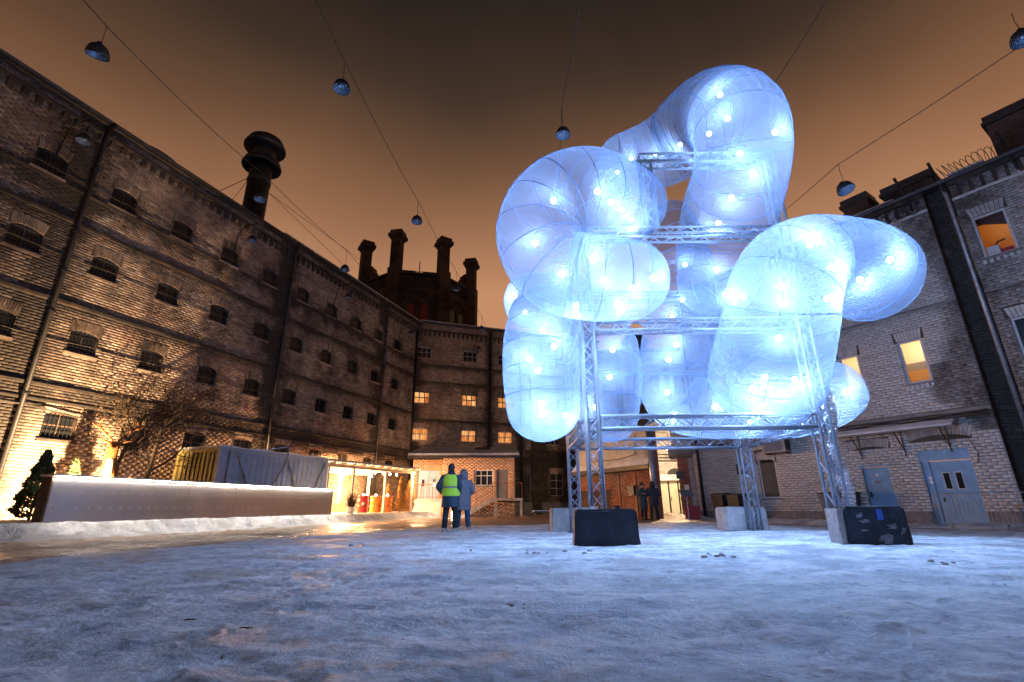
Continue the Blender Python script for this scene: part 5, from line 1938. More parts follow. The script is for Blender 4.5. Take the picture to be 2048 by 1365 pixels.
def inflatable(label, ctrl, bulbs, watts):
    """ctrl: (px, py, Y, radius in photo pixels at that spot)"""
    C4 = []
    for px, py, Y, rp_ in ctrl:
        p = at(px, py, Y)
        r = rp_ * axis_depth(p) / F_PX
        C4.append(np.array([p.x, p.y, p.z, r]))
    path = catmull(C4)
    # even spacing
    P = np.array(path)
    seg = np.linalg.norm(np.diff(P[:, :3], axis=0), axis=1)
    S = np.concatenate([[0], np.cumsum(seg)])
    L_ = S[-1]
    r0, r1 = P[0, 3], P[-1, 3]
    # rounded ends reach beyond the path's ends
    t0, t1 = P[1, :3] - P[0, :3], P[-1, :3] - P[-2, :3]
    t0, t1 = t0 / np.linalg.norm(t0), t1 / np.linalg.norm(t1)
    rows = []
    capn = 11
    for k in range(capn):
        a = math.pi / 2 * (1 - k / capn)
        rows.append((P[0, :3] - t0 * r0 * .92 * math.sin(a), max(r0 * math.cos(a), .004)))
    ns = int(L_ / .055)
    for k in range(ns + 1):
        s_ = L_ * k / ns
        q = [np.interp(s_, S, P[:, j]) for j in range(4)]
        rows.append((np.array(q[:3]), q[3]))
    for k in range(1, capn + 1):
        a = math.pi / 2 * k / capn
        rows.append((P[-1, :3] + t1 * r1 * .92 * math.sin(a), max(r1 * math.cos(a), .004)))
    base = Vector(rows[0][0])
    th = thing('inflatable_tube', label, 'sculpture', base, 0, 'glowing inflatable tubes wound through the truss')
    n = 72
    ctr = [Vector(c) for c, _ in rows]
    curv = []
    for i in range(len(rows)):                 # how sharply the tube turns here
        a_, b_, c_ = ctr[max(i - 7, 0)], ctr[i], ctr[min(i + 7, len(rows) - 1)]
        u1, u2 = (b_ - a_), (c_ - b_)
        if u1.length > .05 and u2.length > .05 and capn < i < len(rows) - capn:
            curv.append((u2.normalized() - u1.normalized()) / ((u1.length + u2.length) / 2) * rows[i][1])
        else:
            curv.append(Vector((0, 0, 0)))
    mb, frames = MB(), []
    up = Vector((0, 1, .1)).normalized()
    for i, (c, r) in enumerate(rows):
        d = Vector(rows[min(i + 1, len(rows) - 1)][0] - rows[max(i - 1, 0)][0]).normalized()
        # smoother tangents
        lo_, hi_ = max(i - 4, 0), min(i + 4, len(rows) - 1)
        d = Vector(rows[hi_][0] - rows[lo_][0]).normalized()
        up = (up - d * up.dot(d)).normalized()
        w_ = d.cross(up)
        c = Vector(c) - base
        frames.append((c, d, up.copy(), w_, r))

        def fold(i, a, up=up, w_=w_):          # puckers gather on the inside of a bend
            k_ = curv[i]
            inn = max(0.0, (up * math.cos(a) + w_ * math.sin(a)).dot(k_))
            return .030 * min(inn, 1.2) ** 2 * math.sin(a * 18 + .6 * math.sin(i * .05))

        for q in range(n):
            a = 2 * math.pi * q / n
            wob = 1 + fold(i, a) + .012 * math.sin(3 * a + i * .07) + .008 * math.sin(5 * a - i * .11) 
            mb.v.append(tuple(c + (up * math.cos(a) + w_ * math.sin(a)) * r * wob))
    for i in range(len(rows) - 1):
        for q in range(n):
            a, b_ = i * n + q, i * n + (q + 1) % n
            mb.f.append((a, b_, b_ + n, a + n))
    mb.f.append(tuple(range(n - 1, -1, -1)))
    e0 = (len(rows) - 1) * n
    mb.f.append(tuple(range(e0, e0 + n)))
    film = mb.build('film', 'film', th, True)
    # welded seams: rings round the tube and a few running lengthwise
    step = 8
    for i in range(capn, len(rows) - capn, step):
        c, d, u, w_, r = frames[i]
        MB().tube([c + (u * math.cos(2 * math.pi * q / 40) + w_ * math.sin(2 * math.pi * q / 40)) * r * 1.004 for q in range(41)], .0075, 4, cap=False).build('seam', 'seam', film)
    for a in (.4, 2.5, 4.6):
        MB().tube([c + (u * math.cos(a) + w_ * math.sin(a)) * r * 1.004 for c, d, u, w_, r in frames[4:-4]], .005, 4, cap=False).build('seam', 'seam', film)
    # bulbs hang at listed pixels inside the tube, some added to brighten dim stretches
    bm_ = MB().lathe([(.0, .05), (.03, .042), (.048, .012), (.048, -.012), (.03, -.042), (.0, -.05)], n=12).mesh('bulb', 'bulb_blue', True)
    cen = [(Vector(c), r) for c, r in rows[capn:-capn]]
    for px, py in bulbs:
        best = min(cen, key=lambda cr: (proj(cr[0])[0] - px) ** 2 + (proj(cr[0])[1] - py) ** 2)
        p = best[0]
        for yy in np.arange(best[0].y - 1.6, best[0].y + .8, .04):      # just behind the film
            q_ = at(px, py, yy)
            if min((q_ - c).length - r for c, r in cen) < -.17:
                p = q_
                break
        place('bulb', bm_, th, p - base)
        point(th, p - base, watts * (1.7 if px > 1600 else 1.0), BLUE, .055)
    return th


inflatable('milky glowing tube folded in a fat U round the upper truss corner',
           [(1258, 412, 9.75, 74), (1215, 392, 9.15, 80), (1168, 383, 8.75, 84), (1122, 394, 8.65, 84), (1090, 425, 8.65, 84), (1076, 468, 8.65, 84), (1090, 512, 8.65, 84), (1122, 544, 8.65, 86), (1168, 556, 8.65, 86), (1215, 560, 8.68, 84), (1262, 562, 8.75, 80)],
           [(1107, 402), (1070, 487), (1125, 548), (1195, 383), (1222, 405), (1243, 420), (1262, 440), (1185, 520), (1207, 560), (1235, 605), (1265, 577), (1307, 557), (1152, 612)], 158)
inflatable('upright glowing tube hanging outside the lower left truss tower',
           [(1092, 640, 9.75, 74), (1084, 690, 9.55, 77), (1082, 750, 9.45, 77), (1086, 815, 9.45, 74)],
           [(1086, 662), (1108, 693), (1060, 720), (1076, 742), (1083, 808), (1085, 828), (1132, 832)], 158)
inflatable('glowing tube bending down inside the truss behind its left tower',
           [(1058, 602, 11.4, 55), (1110, 606, 11.6, 58), (1165, 630, 11.7, 60), (1205, 680, 11.6, 62), (1219, 750, 11.4, 64), (1217, 828, 11.3, 60)],
           [(1219, 755), (1190, 815), (1030, 592), (1225, 700), (1050, 625)], 172)
inflatable('tallest glowing tube arching over the top truss beam and hanging down the middle',
           [(1250, 330, 12.4, 60), (1304, 314, 12.1, 67), (1352, 288, 11.8, 73), (1392, 248, 10.9, 78), (1432, 224, 9.9, 80), (1470, 240, 9.0, 88), (1484, 292, 8.75, 90), (1478, 355, 9.3, 89), (1458, 430, 10.4, 91), (1442, 510, 11.0, 86), (1432, 565, 11.1, 76)],
           [(1455, 237), (1418, 268), (1480, 308), (1463, 396), (1437, 447), (1433, 540), (1310, 310), (1360, 290), (1450, 590), (1550, 265), (1505, 345), (1440, 190), (1262, 318), (1235, 345)], 172)
inflatable('big glowing tube bulging out of the truss front and folding over towards the pale building',
           [(1532, 752, 10.05, 108), (1545, 690, 9.35, 108), (1558, 628, 8.72, 104), (1563, 588, 8.55, 102), (1584, 545, 8.50, 98), (1622, 522, 8.55, 90), (1665, 522, 8.65, 88), (1704, 534, 8.8, 94), (1734, 550, 9.0, 93)],
           [(1565, 573), (1487, 595), (1563, 607), (1558, 676), (1530, 755), (1505, 777), (1560, 785), (1590, 760), (1525, 812), (1663, 535), (1720, 560), (1655, 598), (1620, 490), (1780, 520)], 172)
inflatable('long glowing tube running down the back of the truss and along its lower beams',
           [(1338, 450, 12.5, 50), (1362, 520, 12.4, 56), (1365, 600, 12.2, 64), (1354, 690, 12.0, 68), (1345, 760, 11.8, 66), (1360, 802, 11.6, 64), (1420, 820, 11.5, 57), (1500, 824, 11.45, 52), (1580, 820, 11.4, 54), (1640, 802, 11.45, 58), (1662, 784, 11.5, 62)],
           [(1353, 690), (1337, 720), (1335, 785), (1365, 600), (1345, 635), (1350, 830), (1430, 815), (1370, 530), (1500, 845), (1590, 842), (1650, 815), (1690, 785)], 172)


# ------------------------------------------------------------------ ballast blocks
def block(label, x0, x1, y0, y1, h, mats, rz, flare=.0, chips=()):
    cx, cy = (x0 + x1) / 2, (y0 + y1) / 2
    g0 = min(gz(cx + a, cy + c) for a in (-.4, .4) for c in (-.2, .2)) - .02
    th = thing('ballast_block', label, 'block', (cx, cy, g0), rz, 'ballast blocks at the truss feet')
    bm = bmesh.new()
    bmesh.ops.create_cube(bm, size=1)
    for v in bm.verts:
        k = flare if v.co.z < 0 else 0
        v.co = Vector((v.co.x * (x1 - x0) * (1 + k), v.co.y * (y1 - y0) * (1 + k * .5), (v.co.z + .5) * h))
    bmesh.ops.bevel(bm, geom=list(bm.edges), offset=.035, segments=2, affect='EDGES')
    bmesh.ops.subdivide_edges(bm, edges=list(bm.edges), cuts=3, use_grid_fill=True)
    rnd = random.Random(label)
    for v in bm.verts:
        n_ = float(fbm(np.array(v.co.x * 4 + 3 * v.co.y + cx), np.array(v.co.z * 4 + cy), 3, 2)) - .45
        v.co += Vector((rnd.uniform(-1, 1), rnd.uniform(-1, 1), rnd.uniform(-1, 1))) * .006 + v.normal * n_ * .03
    me = bpy.data.meshes.new('concrete_body')
    bm.to_mesh(me)
    bm.free()
    me.materials.append(MATS[mats])
    place('concrete_body', me, th)
    return th


bA = at(1210, 1060, 9.05)
b_ = block('black-painted concrete block before the left truss tower', bA.x - .52, bA.x + .52, 8.78, 9.40, .60, 'concrete_black', R_(-3), .06)
MB().box((-.22, -.1, .60), (-.10, .05, .65)).build('snow_lump', 'snow_roof', b_)
MB().tube([(.26, .1, .58), (.26, .1, .66)], .06, 8).build('lifting_knob', 'plastic_dark', b_)
bB = at(1742, 1065, 8.55)
b_ = block('black-painted concrete block with white chips before the right truss tower', bB.x - .40, bB.x + .46, 8.3, 8.9, .60, 'concrete_black', R_(-14), .05)
rnd = random.Random(3)
for k, (x, z, w_, h_) in enumerate(((-.22, .47, .09, .07), (-.17, .38, .13, .05), (-.2, .24, .09, .03), (.10, .12, .16, .11), (.20, .30, .10, .09), (.34, .22, .04, .10))):
    mb = MB()
    po = [(x + w_ * r_ * math.cos(a) * .7 + .3 * h_ * math.sin(a), z + h_ * r_ * math.sin(a) * .7) for a, r_ in [(2 * math.pi * q / 15, rnd.uniform(.35, 1.1)) for q in range(15)]]
    mb.prism(po, 'y', -.318, -.28)
    mb.build('chipped_patch', 'concrete_chip', b_)
MB().box((.03, -.34, .40), (.10, -.29, .56)).build('strap', 'paint_blue', b_)
MB().box((-.52, -.24, .0), (-.40, .30, .57)).build('broken_end', 'concrete_rough', b_)
bC = at(1140, 1040, 13.9)
block('grey concrete block behind the left truss towers', bC.x - .52, bC.x + .60, 13.55, 14.15, .60, 'concrete', R_(2), .02)
bD = at(1483, 1040, 13.75)
b_ = block('grey concrete block behind the rear right truss tower', bD.x - .55, bD.x + .55, 13.45, 14.05, .60, 'concrete', R_(4), .02)

# ------------------------------------------------------------------ overhead cables and hanging dome lamps
def cable(label, pts, r=.012):
    A = Vector(pts[0])
    c = thing('overhead_cable', label, 'cable', A, 0, 'cables stretched over the yard')
    out = []
    for p, q in zip(pts[:-1], pts[1:]):
        p, q = Vector(p), Vector(q)
        sag = .018 * (q - p).length
        for k in range(10):
            u = k / 10
            out.append(p.lerp(q, u) - Vector((0, 0, sag * 4 * u * (1 - u))) - A)
    out.append(Vector(pts[-1]) - A)
    MB().tube(out, r, 5).build('wire', 'cable', c)


def hang_lamp(label, px, py, w, drop_px, tilt=0.0):
    d = ray(px, py)
    dist = F_PX * .5 / w
    P = Vector(CAM + d * (dist / (d @ FWD)))
    g = thing('hanging_lamp', label, 'lamp', P, 0, 'dome lamps hung over the yard')
    k = .5 / .5
    s_ = place('shade', SHADE, g, (0, 0, 0), (tilt, tilt * .6, 0))
    place('reflector', GLASS, g, (0, 0, 0), (tilt, tilt * .6, 0))
    ln = drop_px * dist / F_PX * 1.12
    MB().tube([(0, 0, .15), (.01, 0, ln * .4), (-.012, .01, ln * .7), (0, 0, ln)], .010, 4).build('cord', 'cable', g)
    return P + Vector((0, 0, ln))


a1 = hang_lamp('big dome lamp hung above the left end of the old roof', 196, 105, 40, 62, R_(16))
a2 = hang_lamp('dome lamp hanging in front of the steel flue', 521, 396, 24, 48)
a3 = hang_lamp('dome lamp hanging before the first tower chimney', 690, 538, 18, 36)
a4 = hang_lamp('small dome lamp hanging before the far end of the long cornice', 801, 630, 12, 24)
cable('cable running above the long old building and its flue', [(-10.2, -6, a1.z + .3), tuple(a1), tuple(a2), tuple(a3), tuple(a4), tuple(Minv(back) @ Vector((1.2, .3, 15.3)))])
b1 = hang_lamp('dome lamp hanging in the open sky between flue and tall tube', 684, 174, 33, 58)
b2_ = hang_lamp('dome lamp hanging above the tower chimneys', 834, 441, 22, 40)
b3 = hang_lamp('dome lamp hanging before the last tower chimney', 912, 578, 17, 34, R_(12))
b4 = hang_lamp('dome lamp hanging before the rear building eaves', 963, 658, 13, 26)
cable('cable running over the yard towards the octagonal tower', [(-6.2, -6, b1.z + .3), tuple(b1), tuple(b2_), tuple(b3), tuple(b4), tuple(Minv(back) @ Vector((6.6, .3, 15.4)))])
c1 = hang_lamp('dome lamp hanging right above the U-folded tube', 1126, 267, 29, 58)
cable('cable passing behind the U-folded tube', [(2.6, -6, c1.z + .4), tuple(c1), tuple(Minv(back) @ Vector((12.6, .3, 15.4)))])
d1 = hang_lamp('dome lamp hanging before the small roof chimney of the pale building', 1690, 377, 32, 52, R_(-12))
hang_lamp('dome lamp at the roof end of the pale building cable', 2046, 76, 42, 60)
cable('cable slanting down towards the pale building chimney', [(15.5, 3.0, d1.z + 1.2), tuple(d1), (9.6, 26.0, 12.4)])
cable('cable slanting behind the tallest tube', [tuple(at(1700, -80, 9.0)), tuple(at(1540, 180, 14.0)), tuple(at(1420, 420, 24.0)), tuple(at(1300, 690, 43.0))])

# ------------------------------------------------------------------ people
def loft(mb, rings, n=18, M4=None, cap=True):
    k0 = len(mb.v)
    for cx, cy_, z, rx, ry in rings:
        for q in range(n):
            a = 2 * math.pi * q / n
            p = Vector((cx + rx * math.cos(a), cy_ + ry * math.sin(a), z))
            mb.v.append(tuple(M4 @ p if M4 else p))
    for i in range(len(rings) - 1):
        for q in range(n):
            a, b_ = k0 + i * n + q, k0 + i * n + (q + 1) % n
            mb.f.append((a, b_, b_ + n, a + n))
    if cap:
        mb.f.append(tuple(range(k0 + n - 1, k0 - 1, -1)))
        e0 = k0 + (len(rings) - 1) * n
        mb.f.append(tuple(range(e0, e0 + n)))


def person(label, loc, rz, h, coat, hem, legs, shoes, elbows, hands, feet, lean=0.0, puffer=True, hood=None, hat=None, vest=False, hairlen=0.0, group=None):
    """built facing -y; sizes for a 1.72 m figure, scaled"""
    k = h / 1.72
    th = thing('person', label, 'person', loc, rz, group)
    sk = Skel()
    ly = -lean
    pel = sk.add((0, 0, .95), (.15, .11))
    cst = sk.chain(pel, ((0, ly * .3, 1.15), (.14, .10)), ((0, ly * .8, 1.34), (.17, .11)))
    nk_ = sk.chain(cst, ((0, ly, 1.47), (.06, .055)), ((0, ly * 1.25, 1.545), (.075, .08)))
    hd_ = sk.chain(nk_, ((0, ly * 1.35 - .012, 1.61), (.078, .10)), ((0, ly * 1.4, 1.675), (.06, .075)))
    sk.chain(nk_, ((0, ly * 1.35 - .085, 1.575), .026), ((0, ly * 1.35 - .115, 1.565), .012))
    for sg, el, hn in ((-1, elbows[0], hands[0]), (1, elbows[1], hands[1])):
        s_ = Vector((sg * .19, ly * .9, 1.40))
        el, hn = Vector(el), Vector(hn)
        w_ = sk.chain(cst, (tuple(s_), .06), (tuple(el), .045), (tuple(hn), .030))
        d = (hn - el).normalized()
        sd = Vector((1, 0, 0)) - d * d.x
        sd = sd.normalized() if sd.length > .2 else d.orthogonal().normalized()
        pm = sk.add(tuple(hn + d * .06), (.036, .018), w_)
        for q, (off, ln) in enumerate(((-.030, .062), (-.010, .075), (.010, .070), (.028, .055))):
            b0 = hn + d * .09 + sd * off
            f1 = b0 + d * ln * .55
            f2 = f1 + (d * .6 + Vector((0, -.6, -.4))).normalized() * ln * .5
            sk.chain(pm, (tuple(b0), .010), (tuple(f1), .009), (tuple(f2), .007))
        tb_ = hn + d * .03 + sd * (-.04 * sg)
        sk.chain(pm, (tuple(tb_), .012), (tuple(tb_ + d * .04 + sd * (-.02 * sg)), .009))
    for sg, ft_ in ((-1, feet[0]), (1, feet[1])):
        kn = Vector((sg * .10, -.02, .50)).lerp(Vector((ft_[0], ft_[1] - .03, .5)), .5)
        sk.chain(pel, ((sg * .09, 0, .88), .085), (tuple(kn), .06), ((ft_[0], ft_[1], .10), .042), ((ft_[0], ft_[1] - .10, .035), (.040, .03)), ((ft_[0], ft_[1] - .17, .03), (.034, .022)))
    bd = place('body', sk.mesh('skin', 2), th)
    lg = MB()
    for sg, ft_ in ((-1, feet[0]), (1, feet[1])):
        kn = Vector((sg * .10, -.02, .50)).lerp(Vector((ft_[0], ft_[1] - .03, .5)), .5)
        lg.tube([(sg * .085, 0, .97), (sg * .095, 0, .80), tuple(kn), ((kn.x + ft_[0]) / 2, (kn.y + ft_[1]) / 2, .28), (ft_[0], ft_[1], .085)], [.115, .105, .082, .078, .072], 14)
        so = MB()
        so.box((-.05, -.20, 0), (.05, .07, .055), Matrix.Translation((ft_[0], ft_[1], 0)))
        loft(so, [(ft_[0], ft_[1] - .06, .05, .048, .125), (ft_[0], ft_[1] - .04, .085, .042, .095), (ft_[0], ft_[1], .12, .045, .055)], 12)
        so.build('shoe', shoes, th, True)
    lg.build('trousers', legs, th, True)
    ct = MB()
    rings = []
    nR = 34
    for i in range(nR + 1):
        u = i / nR
        z = hem + (1.47 - hem) * u
        if z < 1.0:
            rx, ry = .235 - .03 * (z - hem), .175 - .02 * (z - hem)
        elif z < 1.36:
            rx, ry = .205 + .01 * math.sin((z - 1.0) * 8), .150
        else:
            q = (z - 1.36) / .11
            rx, ry = .215 - .13 * q * q, .145 - .065 * q * q
        pf = (1 + .035 * abs(math.sin(z * math.pi / .115))) if puffer else 1 + .01 * math.sin(z * 21)
        rings.append((0, ly * max(0, z - .9) / .55, z, rx * pf, ry * pf))
    loft(ct, rings, 26)
    cto = ct.build('coat', coat, th, True)
    for sg, el, hn in ((-1, elbows[0], hands[0]), (1, elbows[1], hands[1])):
        s_, el, hn = Vector((sg * .17, ly * .9, 1.395)), Vector(el), Vector(hn)
        pts, rr = [], []
        for i in range(17):
            u = i / 16
            p = s_.lerp(el, u * 2) if u < .5 else el.lerp(hn, u * 2 - 1)
            pts.append(p)
            rr.append((.092 - .036 * u) * (1 + (.06 * abs(math.sin(i * math.pi / 2.4)) if puffer else 0)))
        MB().tube(pts, rr, 14).build('sleeve', coat, cto, True)
    hx = ly * 1.38
    if hood:
        hb_ = MB()
        loft(hb_, [(0, hx + .02, 1.44, .12, .11), (0, hx + .02, 1.52, .135, .135), (0, hx + .02, 1.60, .13, .14), (0, hx + .025, 1.68, .11, .125), (0, hx + .03, 1.74, .06, .07), (0, hx + .03, 1.755, .01, .01)], 18)
        hb_.build('hood', hood, cto, True)
    else:
        hb_ = MB()
        loft(hb_, [(0, hx + .025, 1.50 - hairlen, .07 + hairlen * .3, .06), (0, hx + .03, 1.56, .088, .088), (0, hx + .018, 1.62, .094, .108), (0, hx + .008, 1.68, .085, .10), (0, hx, 1.73, .045, .055), (0, hx, 1.745, .006, .006)], 16)
        hb_.build('hair', 'hair', th, True)
        cl_ = MB()
        loft(cl_, [(0, ly, 1.42, .11, .10), (0, ly * 1.1, 1.48, .105, .10), (0, ly * 1.1, 1.52, .098, .095)], 16)
        cl_.build('collar', coat, cto, True)
    if hat:
        hb_ = MB()
        loft(hb_, [(0, hx, 1.635, .103, .115), (0, hx, 1.66, .104, .116), (0, hx, 1.72, .085, .095), (0, hx, 1.77, .04, .05), (0, hx, 1.785, .01, .01)], 16)
        for sg in (-1, 1):
            hb_.tube([(sg * .06, hx, 1.75), (sg * .085, hx, 1.83)], [.03, .008], 6)
        hb_.build('hat', hat, th, True)
    if vest:
        vs = MB()
        rg = []
        for i in range(16):
            z = .88 + .55 * i / 15
            rx, ry = (.245, .185) if z < 1.3 else (.245 - .5 * (z - 1.3), .185 - .25 * (z - 1.3))
            rg.append((0, ly * max(0, z - .9) / .55, z, rx, ry))
        loft(vs, rg, 26, cap=False)
        vo = vs.build('vest', 'vest', th, True)
        vb = MB()
        loft(vb, [(0, ly * .3, 1.085, .249, .189), (0, ly * .35, 1.13, .249, .189)], 26, cap=False)
        vb.build('reflective_band', 'vest_band', vo, True)
    th.scale = (k, k, k)
    return th


pA = atz(899, 1063, .02)
person('person seen from behind in yellow safety vest over long navy padded coat', (pA.x, pA.y, gz(pA.x, pA.y)), R_(174), 1.74, 'coat_navy', .60, 'trousers', 'shoe_light',
       ((-.25, .05, 1.10), (.33, .06, 1.12)), ((-.20, -.16, 1.00), (.24, -.12, .95)), ((-.15, .0), (.13, .05)), .02, vest=True, hairlen=.0, group='pair walking in the yard')
pB = atz(923, 1060, .02)
person('person in grey hooded padded coat and blue jeans close beside the yellow vest', (pB.x, pB.y + .35, gz(pB.x, pB.y + .35)), R_(205), 1.66, 'coat_grey', .56, 'jeans', 'shoe_light',
       ((-.29, .05, 1.10), (.29, .05, 1.10)), ((-.20, -.14, .98), (.20, -.14, .98)), ((-.13, .12), (.12, -.15)), .03, hood='coat_grey', group='pair walking in the yard')
pC = at(1289, 1040, 23.6)
person('person in cat-eared hat and long grey-green coat standing by the gate wing', (pC.x, pC.y, gz(pC.x, pC.y)), R_(12), 1.58, 'coat_greygreen', .50, 'trousers', 'shoe_dark',
       ((-.27, .0, 1.14), (.27, .0, 1.14)), ((-.07, -.22, 1.22), (.07, -.22, 1.20)), ((-.09, .02), (.10, .0)), .0, puffer=False, hat='coat_dark', group='pair standing at the gate')
pD = at(1311, 1040, 23.4)
person('person in dark hooded jacket seen from behind beside the passage pipe', (pD.x, pD.y, gz(pD.x, pD.y)), R_(170), 1.66, 'coat_dark', .66, 'trousers', 'shoe_dark',
       ((-.30, .0, 1.12), (.30, .0, 1.12)), ((-.12, -.20, 1.10), (.12, -.20, 1.10)), ((-.13, .0), (.16, .04)), .05, hood='coat_dark', group='pair standing at the gate')

# ------------------------------------------------------------------ street furniture
def wheelie_bin(label, loc, rz, mat):
    b_ = thing('wheelie_bin', label, 'bin', loc, rz, 'bins along the pale wall')
    mb = MB()
    k = len(mb.v)
    mb.v += [(-.22, -.24, .08), (.22, -.24, .08), (.22, .22, .08), (-.22, .22, .08), (-.29, -.34, .98), (.29, -.34, .98), (.29, .32, .98), (-.29, .32, .98)]
    mb.f += [tuple(k + i for i in q) for q in ((0, 3, 2, 1), (4, 5, 6, 7), (0, 1, 5, 4), (1, 2, 6, 5), (2, 3, 7, 6), (3, 0, 4, 7))]
    bd = mb.build('body', mat, b_)
    MB().box((-.31, -.36, .985), (.31, -.30, 1.02)).build('rim', mat, bd)
    MB().prism([(-.37, 1.022), (.36, 1.022), (.36, 1.08), (.1, 1.10), (-.34, 1.05)], 'x', -.31, .31).build('lid', 'plastic_dark', b_)
    MB().tube([(-.25, .40, 1.0), (.25, .40, 1.0)], .018, 6).build('handle', 'plastic_dark', b_)
    for sg in (-1, 1):
        MB().tube([(sg * .235, .22, .10), (sg * .285, .22, .10)], .10, 14).build('wheel', 'plastic_dark', b_)


Mr = Minv(right)
for k, (s, y, lb, mt_) in enumerate(((-6.9, -.75, 'dark wheelie bin with an orange-lit edge behind the grey ballast block', 'plastic_dark'), (-6.1, -.75, 'dark wheelie bin standing nearer the boarded arched window', 'plastic_dark'), (-2.1, -.65, 'grey-green wheelie bin beside the single blue door', 'door_grey'), (-1.45, -.62, 'black wheelie bin touching the single blue door frame', 'plastic_dark'))):
    p = Mr @ Vector((s, y, 0))
    wheelie_bin(lb, (p.x, p.y, gz(p.x, p.y)), right.rotation_euler.z, mt_)

for k, (s0, s1, lb) in enumerate(((1.35, 3.35, 'galvanised crowd barrier leaning before the blue double door'), (3.4, 5.4, 'galvanised crowd barrier by the pale building recess'))):
    A_, B_ = Mr @ Vector((s0, -1.15, 0)), Mr @ Vector((s1, -1.0, 0))
    g0 = gz((A_.x + B_.x) / 2, (A_.y + B_.y) / 2) - .02
    br, ln = frame_thing('crowd_barrier', lb, 'barrier', A_, B_, 'crowd barriers along the pale wall', g0)
    MB().tube([(.0, 0, .12), (.0, 0, 1.0), (.06, 0, 1.07), (ln - .06, 0, 1.07), (ln, 0, 1.0), (ln, 0, .12)], .02, 8).build('frame', 'pipe_zinc', br, True)
    MB().tube([(.0, 0, .16), (ln, 0, .16)], .016, 6).build('rail', 'pipe_zinc', br)
    bm_ = MB().tube([(0, 0, .16), (0, 0, 1.07)], .008, 5).mesh('bar', 'pipe_zinc')
    for i in range(17):
        place('bar', bm_, br, (ln * (i + 1) / 18, 0, 0))
    for x in (.35, ln - .35):
        MB().tube([(x, 0, .14), (x, -.28, .0)], .016, 6).tube([(x, 0, .14), (x, .28, .0)], .016, 6).build('foot', 'pipe_zinc', br)
    MB().box((-.02, -.04, .62), (.04, -.025, .72)).build('tag', 'barrel_orange', br)

p = at(1378, 1036, 23.0)
ip = thing('info_stand', 'slim grey information stand with tilted panel by the gate pier', 'sign', (p.x, p.y, gz(p.x, p.y)))
MB().box((-.30, -.18, 0), (.30, .18, .02)).build('base', 'pipe_zinc', ip)
MB().tube([(0, 0, .0), (0, 0, 1.05)], .025, 8).build('post', 'pipe_zinc', ip)
MB().box((-.28, -.22, -.015), (.28, .22, .015), Matrix.Translation((0, -.05, 1.12)) @ Matrix.Rotation(R_(40), 4, 'X')).build('panel', 'door_grey', ip)
p = at(1390, 1030, 25.2)
rb = thing('red_box', 'small red grit box against the gate pier', 'box', (p.x - .1, p.y, gz(p.x, p.y)), R_(-8))
MB().box((-.33, -.2, .0), (.33, .2, .56)).build('body', 'paint_red', rb)
MB().box((-.36, -.23, .562), (.36, .23, .62)).build('lid', 'paint_red', rb)
p = at(1100, 1036, 24.5)
bn = thing('low_bench', 'low dark slatted bench with three legs standing before the rear wall', 'bench', (p.x, p.y, gz(p.x, p.y)), R_(4))
for k in range(3):
    MB().box((-.85, -.2 + k * .14, .36), (.85, -.08 + k * .14, .42)).build('seat_slat', 'frame_brown', bn)
for x in (-.7, 0, .7):
    for y in (-.15, .15):
        MB().tube([(x, y, .36), (x, y, 0)], .022, 6).build('leg', 'iron', bn)
MB().box((-.8, -.18, .422), (.8, .18, .46)).build('snow_layer', 'snow_roof', bn)

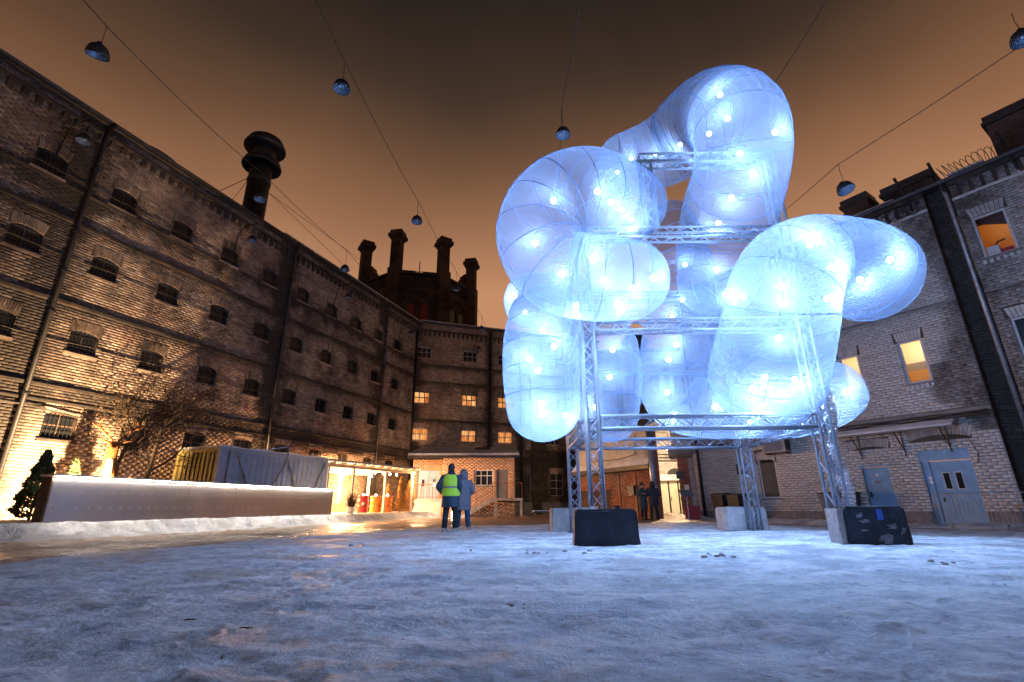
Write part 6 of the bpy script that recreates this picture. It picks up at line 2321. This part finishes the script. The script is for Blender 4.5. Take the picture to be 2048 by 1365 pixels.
# ------------------------------------------------------------------ clods, twigs and grit lying on the snow
rnd = random.Random(17)
clod = []
for k in range(7):
    bm = bmesh.new()
    bmesh.ops.create_icosphere(bm, subdivisions=2, radius=1)
    for v in bm.verts:
        v.co *= .7 + .6 * float(fbm(np.array(v.co.x * 1.7 + k * 5), np.array(v.co.y * 1.7 + v.co.z * 2.1), 3, k))
    me = bpy.data.meshes.new('snow_clod')
    bm.to_mesh(me)
    bm.free()
    me.materials.append(MATS['concrete'])
    me.polygons.foreach_set('use_smooth', [True] * len(me.polygons))
    clod.append(me)
for (px, py, n_, w_, wh) in ((700, 1090, 4, 40, 'on the trodden snow this side of the swept road'), (905, 1100, 3, 60, 'on the snow a few steps short of the yellow-vested person'), (1090, 1105, 6, 40, 'on the snow left of the black block under the U-folded tube'), (1190, 1106, 4, 25, 'on the snow right before the black block under the U-folded tube'), (1440, 1113, 9, 50, 'on the snow midway between the two black blocks'), (1860, 1128, 4, 50, 'on the snow right of the chipped black block'), (1050, 1212, 4, 40, 'on the open dim snow well before the truss')):
    for k in range(n_):
        q = atz(px + rnd.uniform(-w_, w_), py + rnd.uniform(-4, 4), .0)
        r = rnd.uniform(.012, .036) if py < 1150 else rnd.uniform(.006, .014)
        ob = place('snow_clod', rnd.choice(clod), None, (q.x, q.y, gz(q.x, q.y) + r * .2), (0, 0, rnd.uniform(0, 6)), (r * 1.3, r, r * .7))
        tag(ob, 'dirty grey clod ' + wh, 'snow clod', 'loose clods ' + wh)
mb = MB()
for k in range(230):
    a, rr_ = rnd.uniform(R_(-55), R_(50)), 1.3 + 8 * rnd.random() ** 1.6
    x, y = rr_ * math.sin(a), rr_ * math.cos(a)
    z = gz(x, y) + .004
    s_ = rnd.uniform(.004, .012)
    t_ = rnd.uniform(0, 3.14)
    u, w_ = Vector((math.cos(t_), math.sin(t_), rnd.uniform(-.2, .3))) * s_ * rnd.uniform(1, 2.2), Vector((-math.sin(t_), math.cos(t_), rnd.uniform(-.2, .4))) * s_ * .6
    c = Vector((x, y, z))
    mb.quad(c - u - w_, c + u - w_ * .4, c + u * .7 + w_, c - u * .8 + w_ * .8)
ob = stuff(mb.build('leaf_litter', 'dry_leaf'))
ob['label'], ob['category'] = 'dark scraps of leaf and grit strewn over the trodden snow', 'litter'
for k, (px, py) in enumerate(((380, 1243), (490, 1258))):
    q = atz(px, py, .0)
    g = thing('fallen_twig', ('short dark twig lying on the dim snow' if k == 0 else 'curled dead leaf stalk beside the short twig on the snow'), 'twig', (q.x, q.y, gz(q.x, q.y)))
    MB().tube([(-.035, 0, .005), (-.01, .005, .009), (.015, -.003, .006), (.04, .005, .008)], [.003, .004, .003, .002], 5).tube([(0, 0, .007), (.015, .015, .012)], .002, 4).build('stem', 'twig', g)
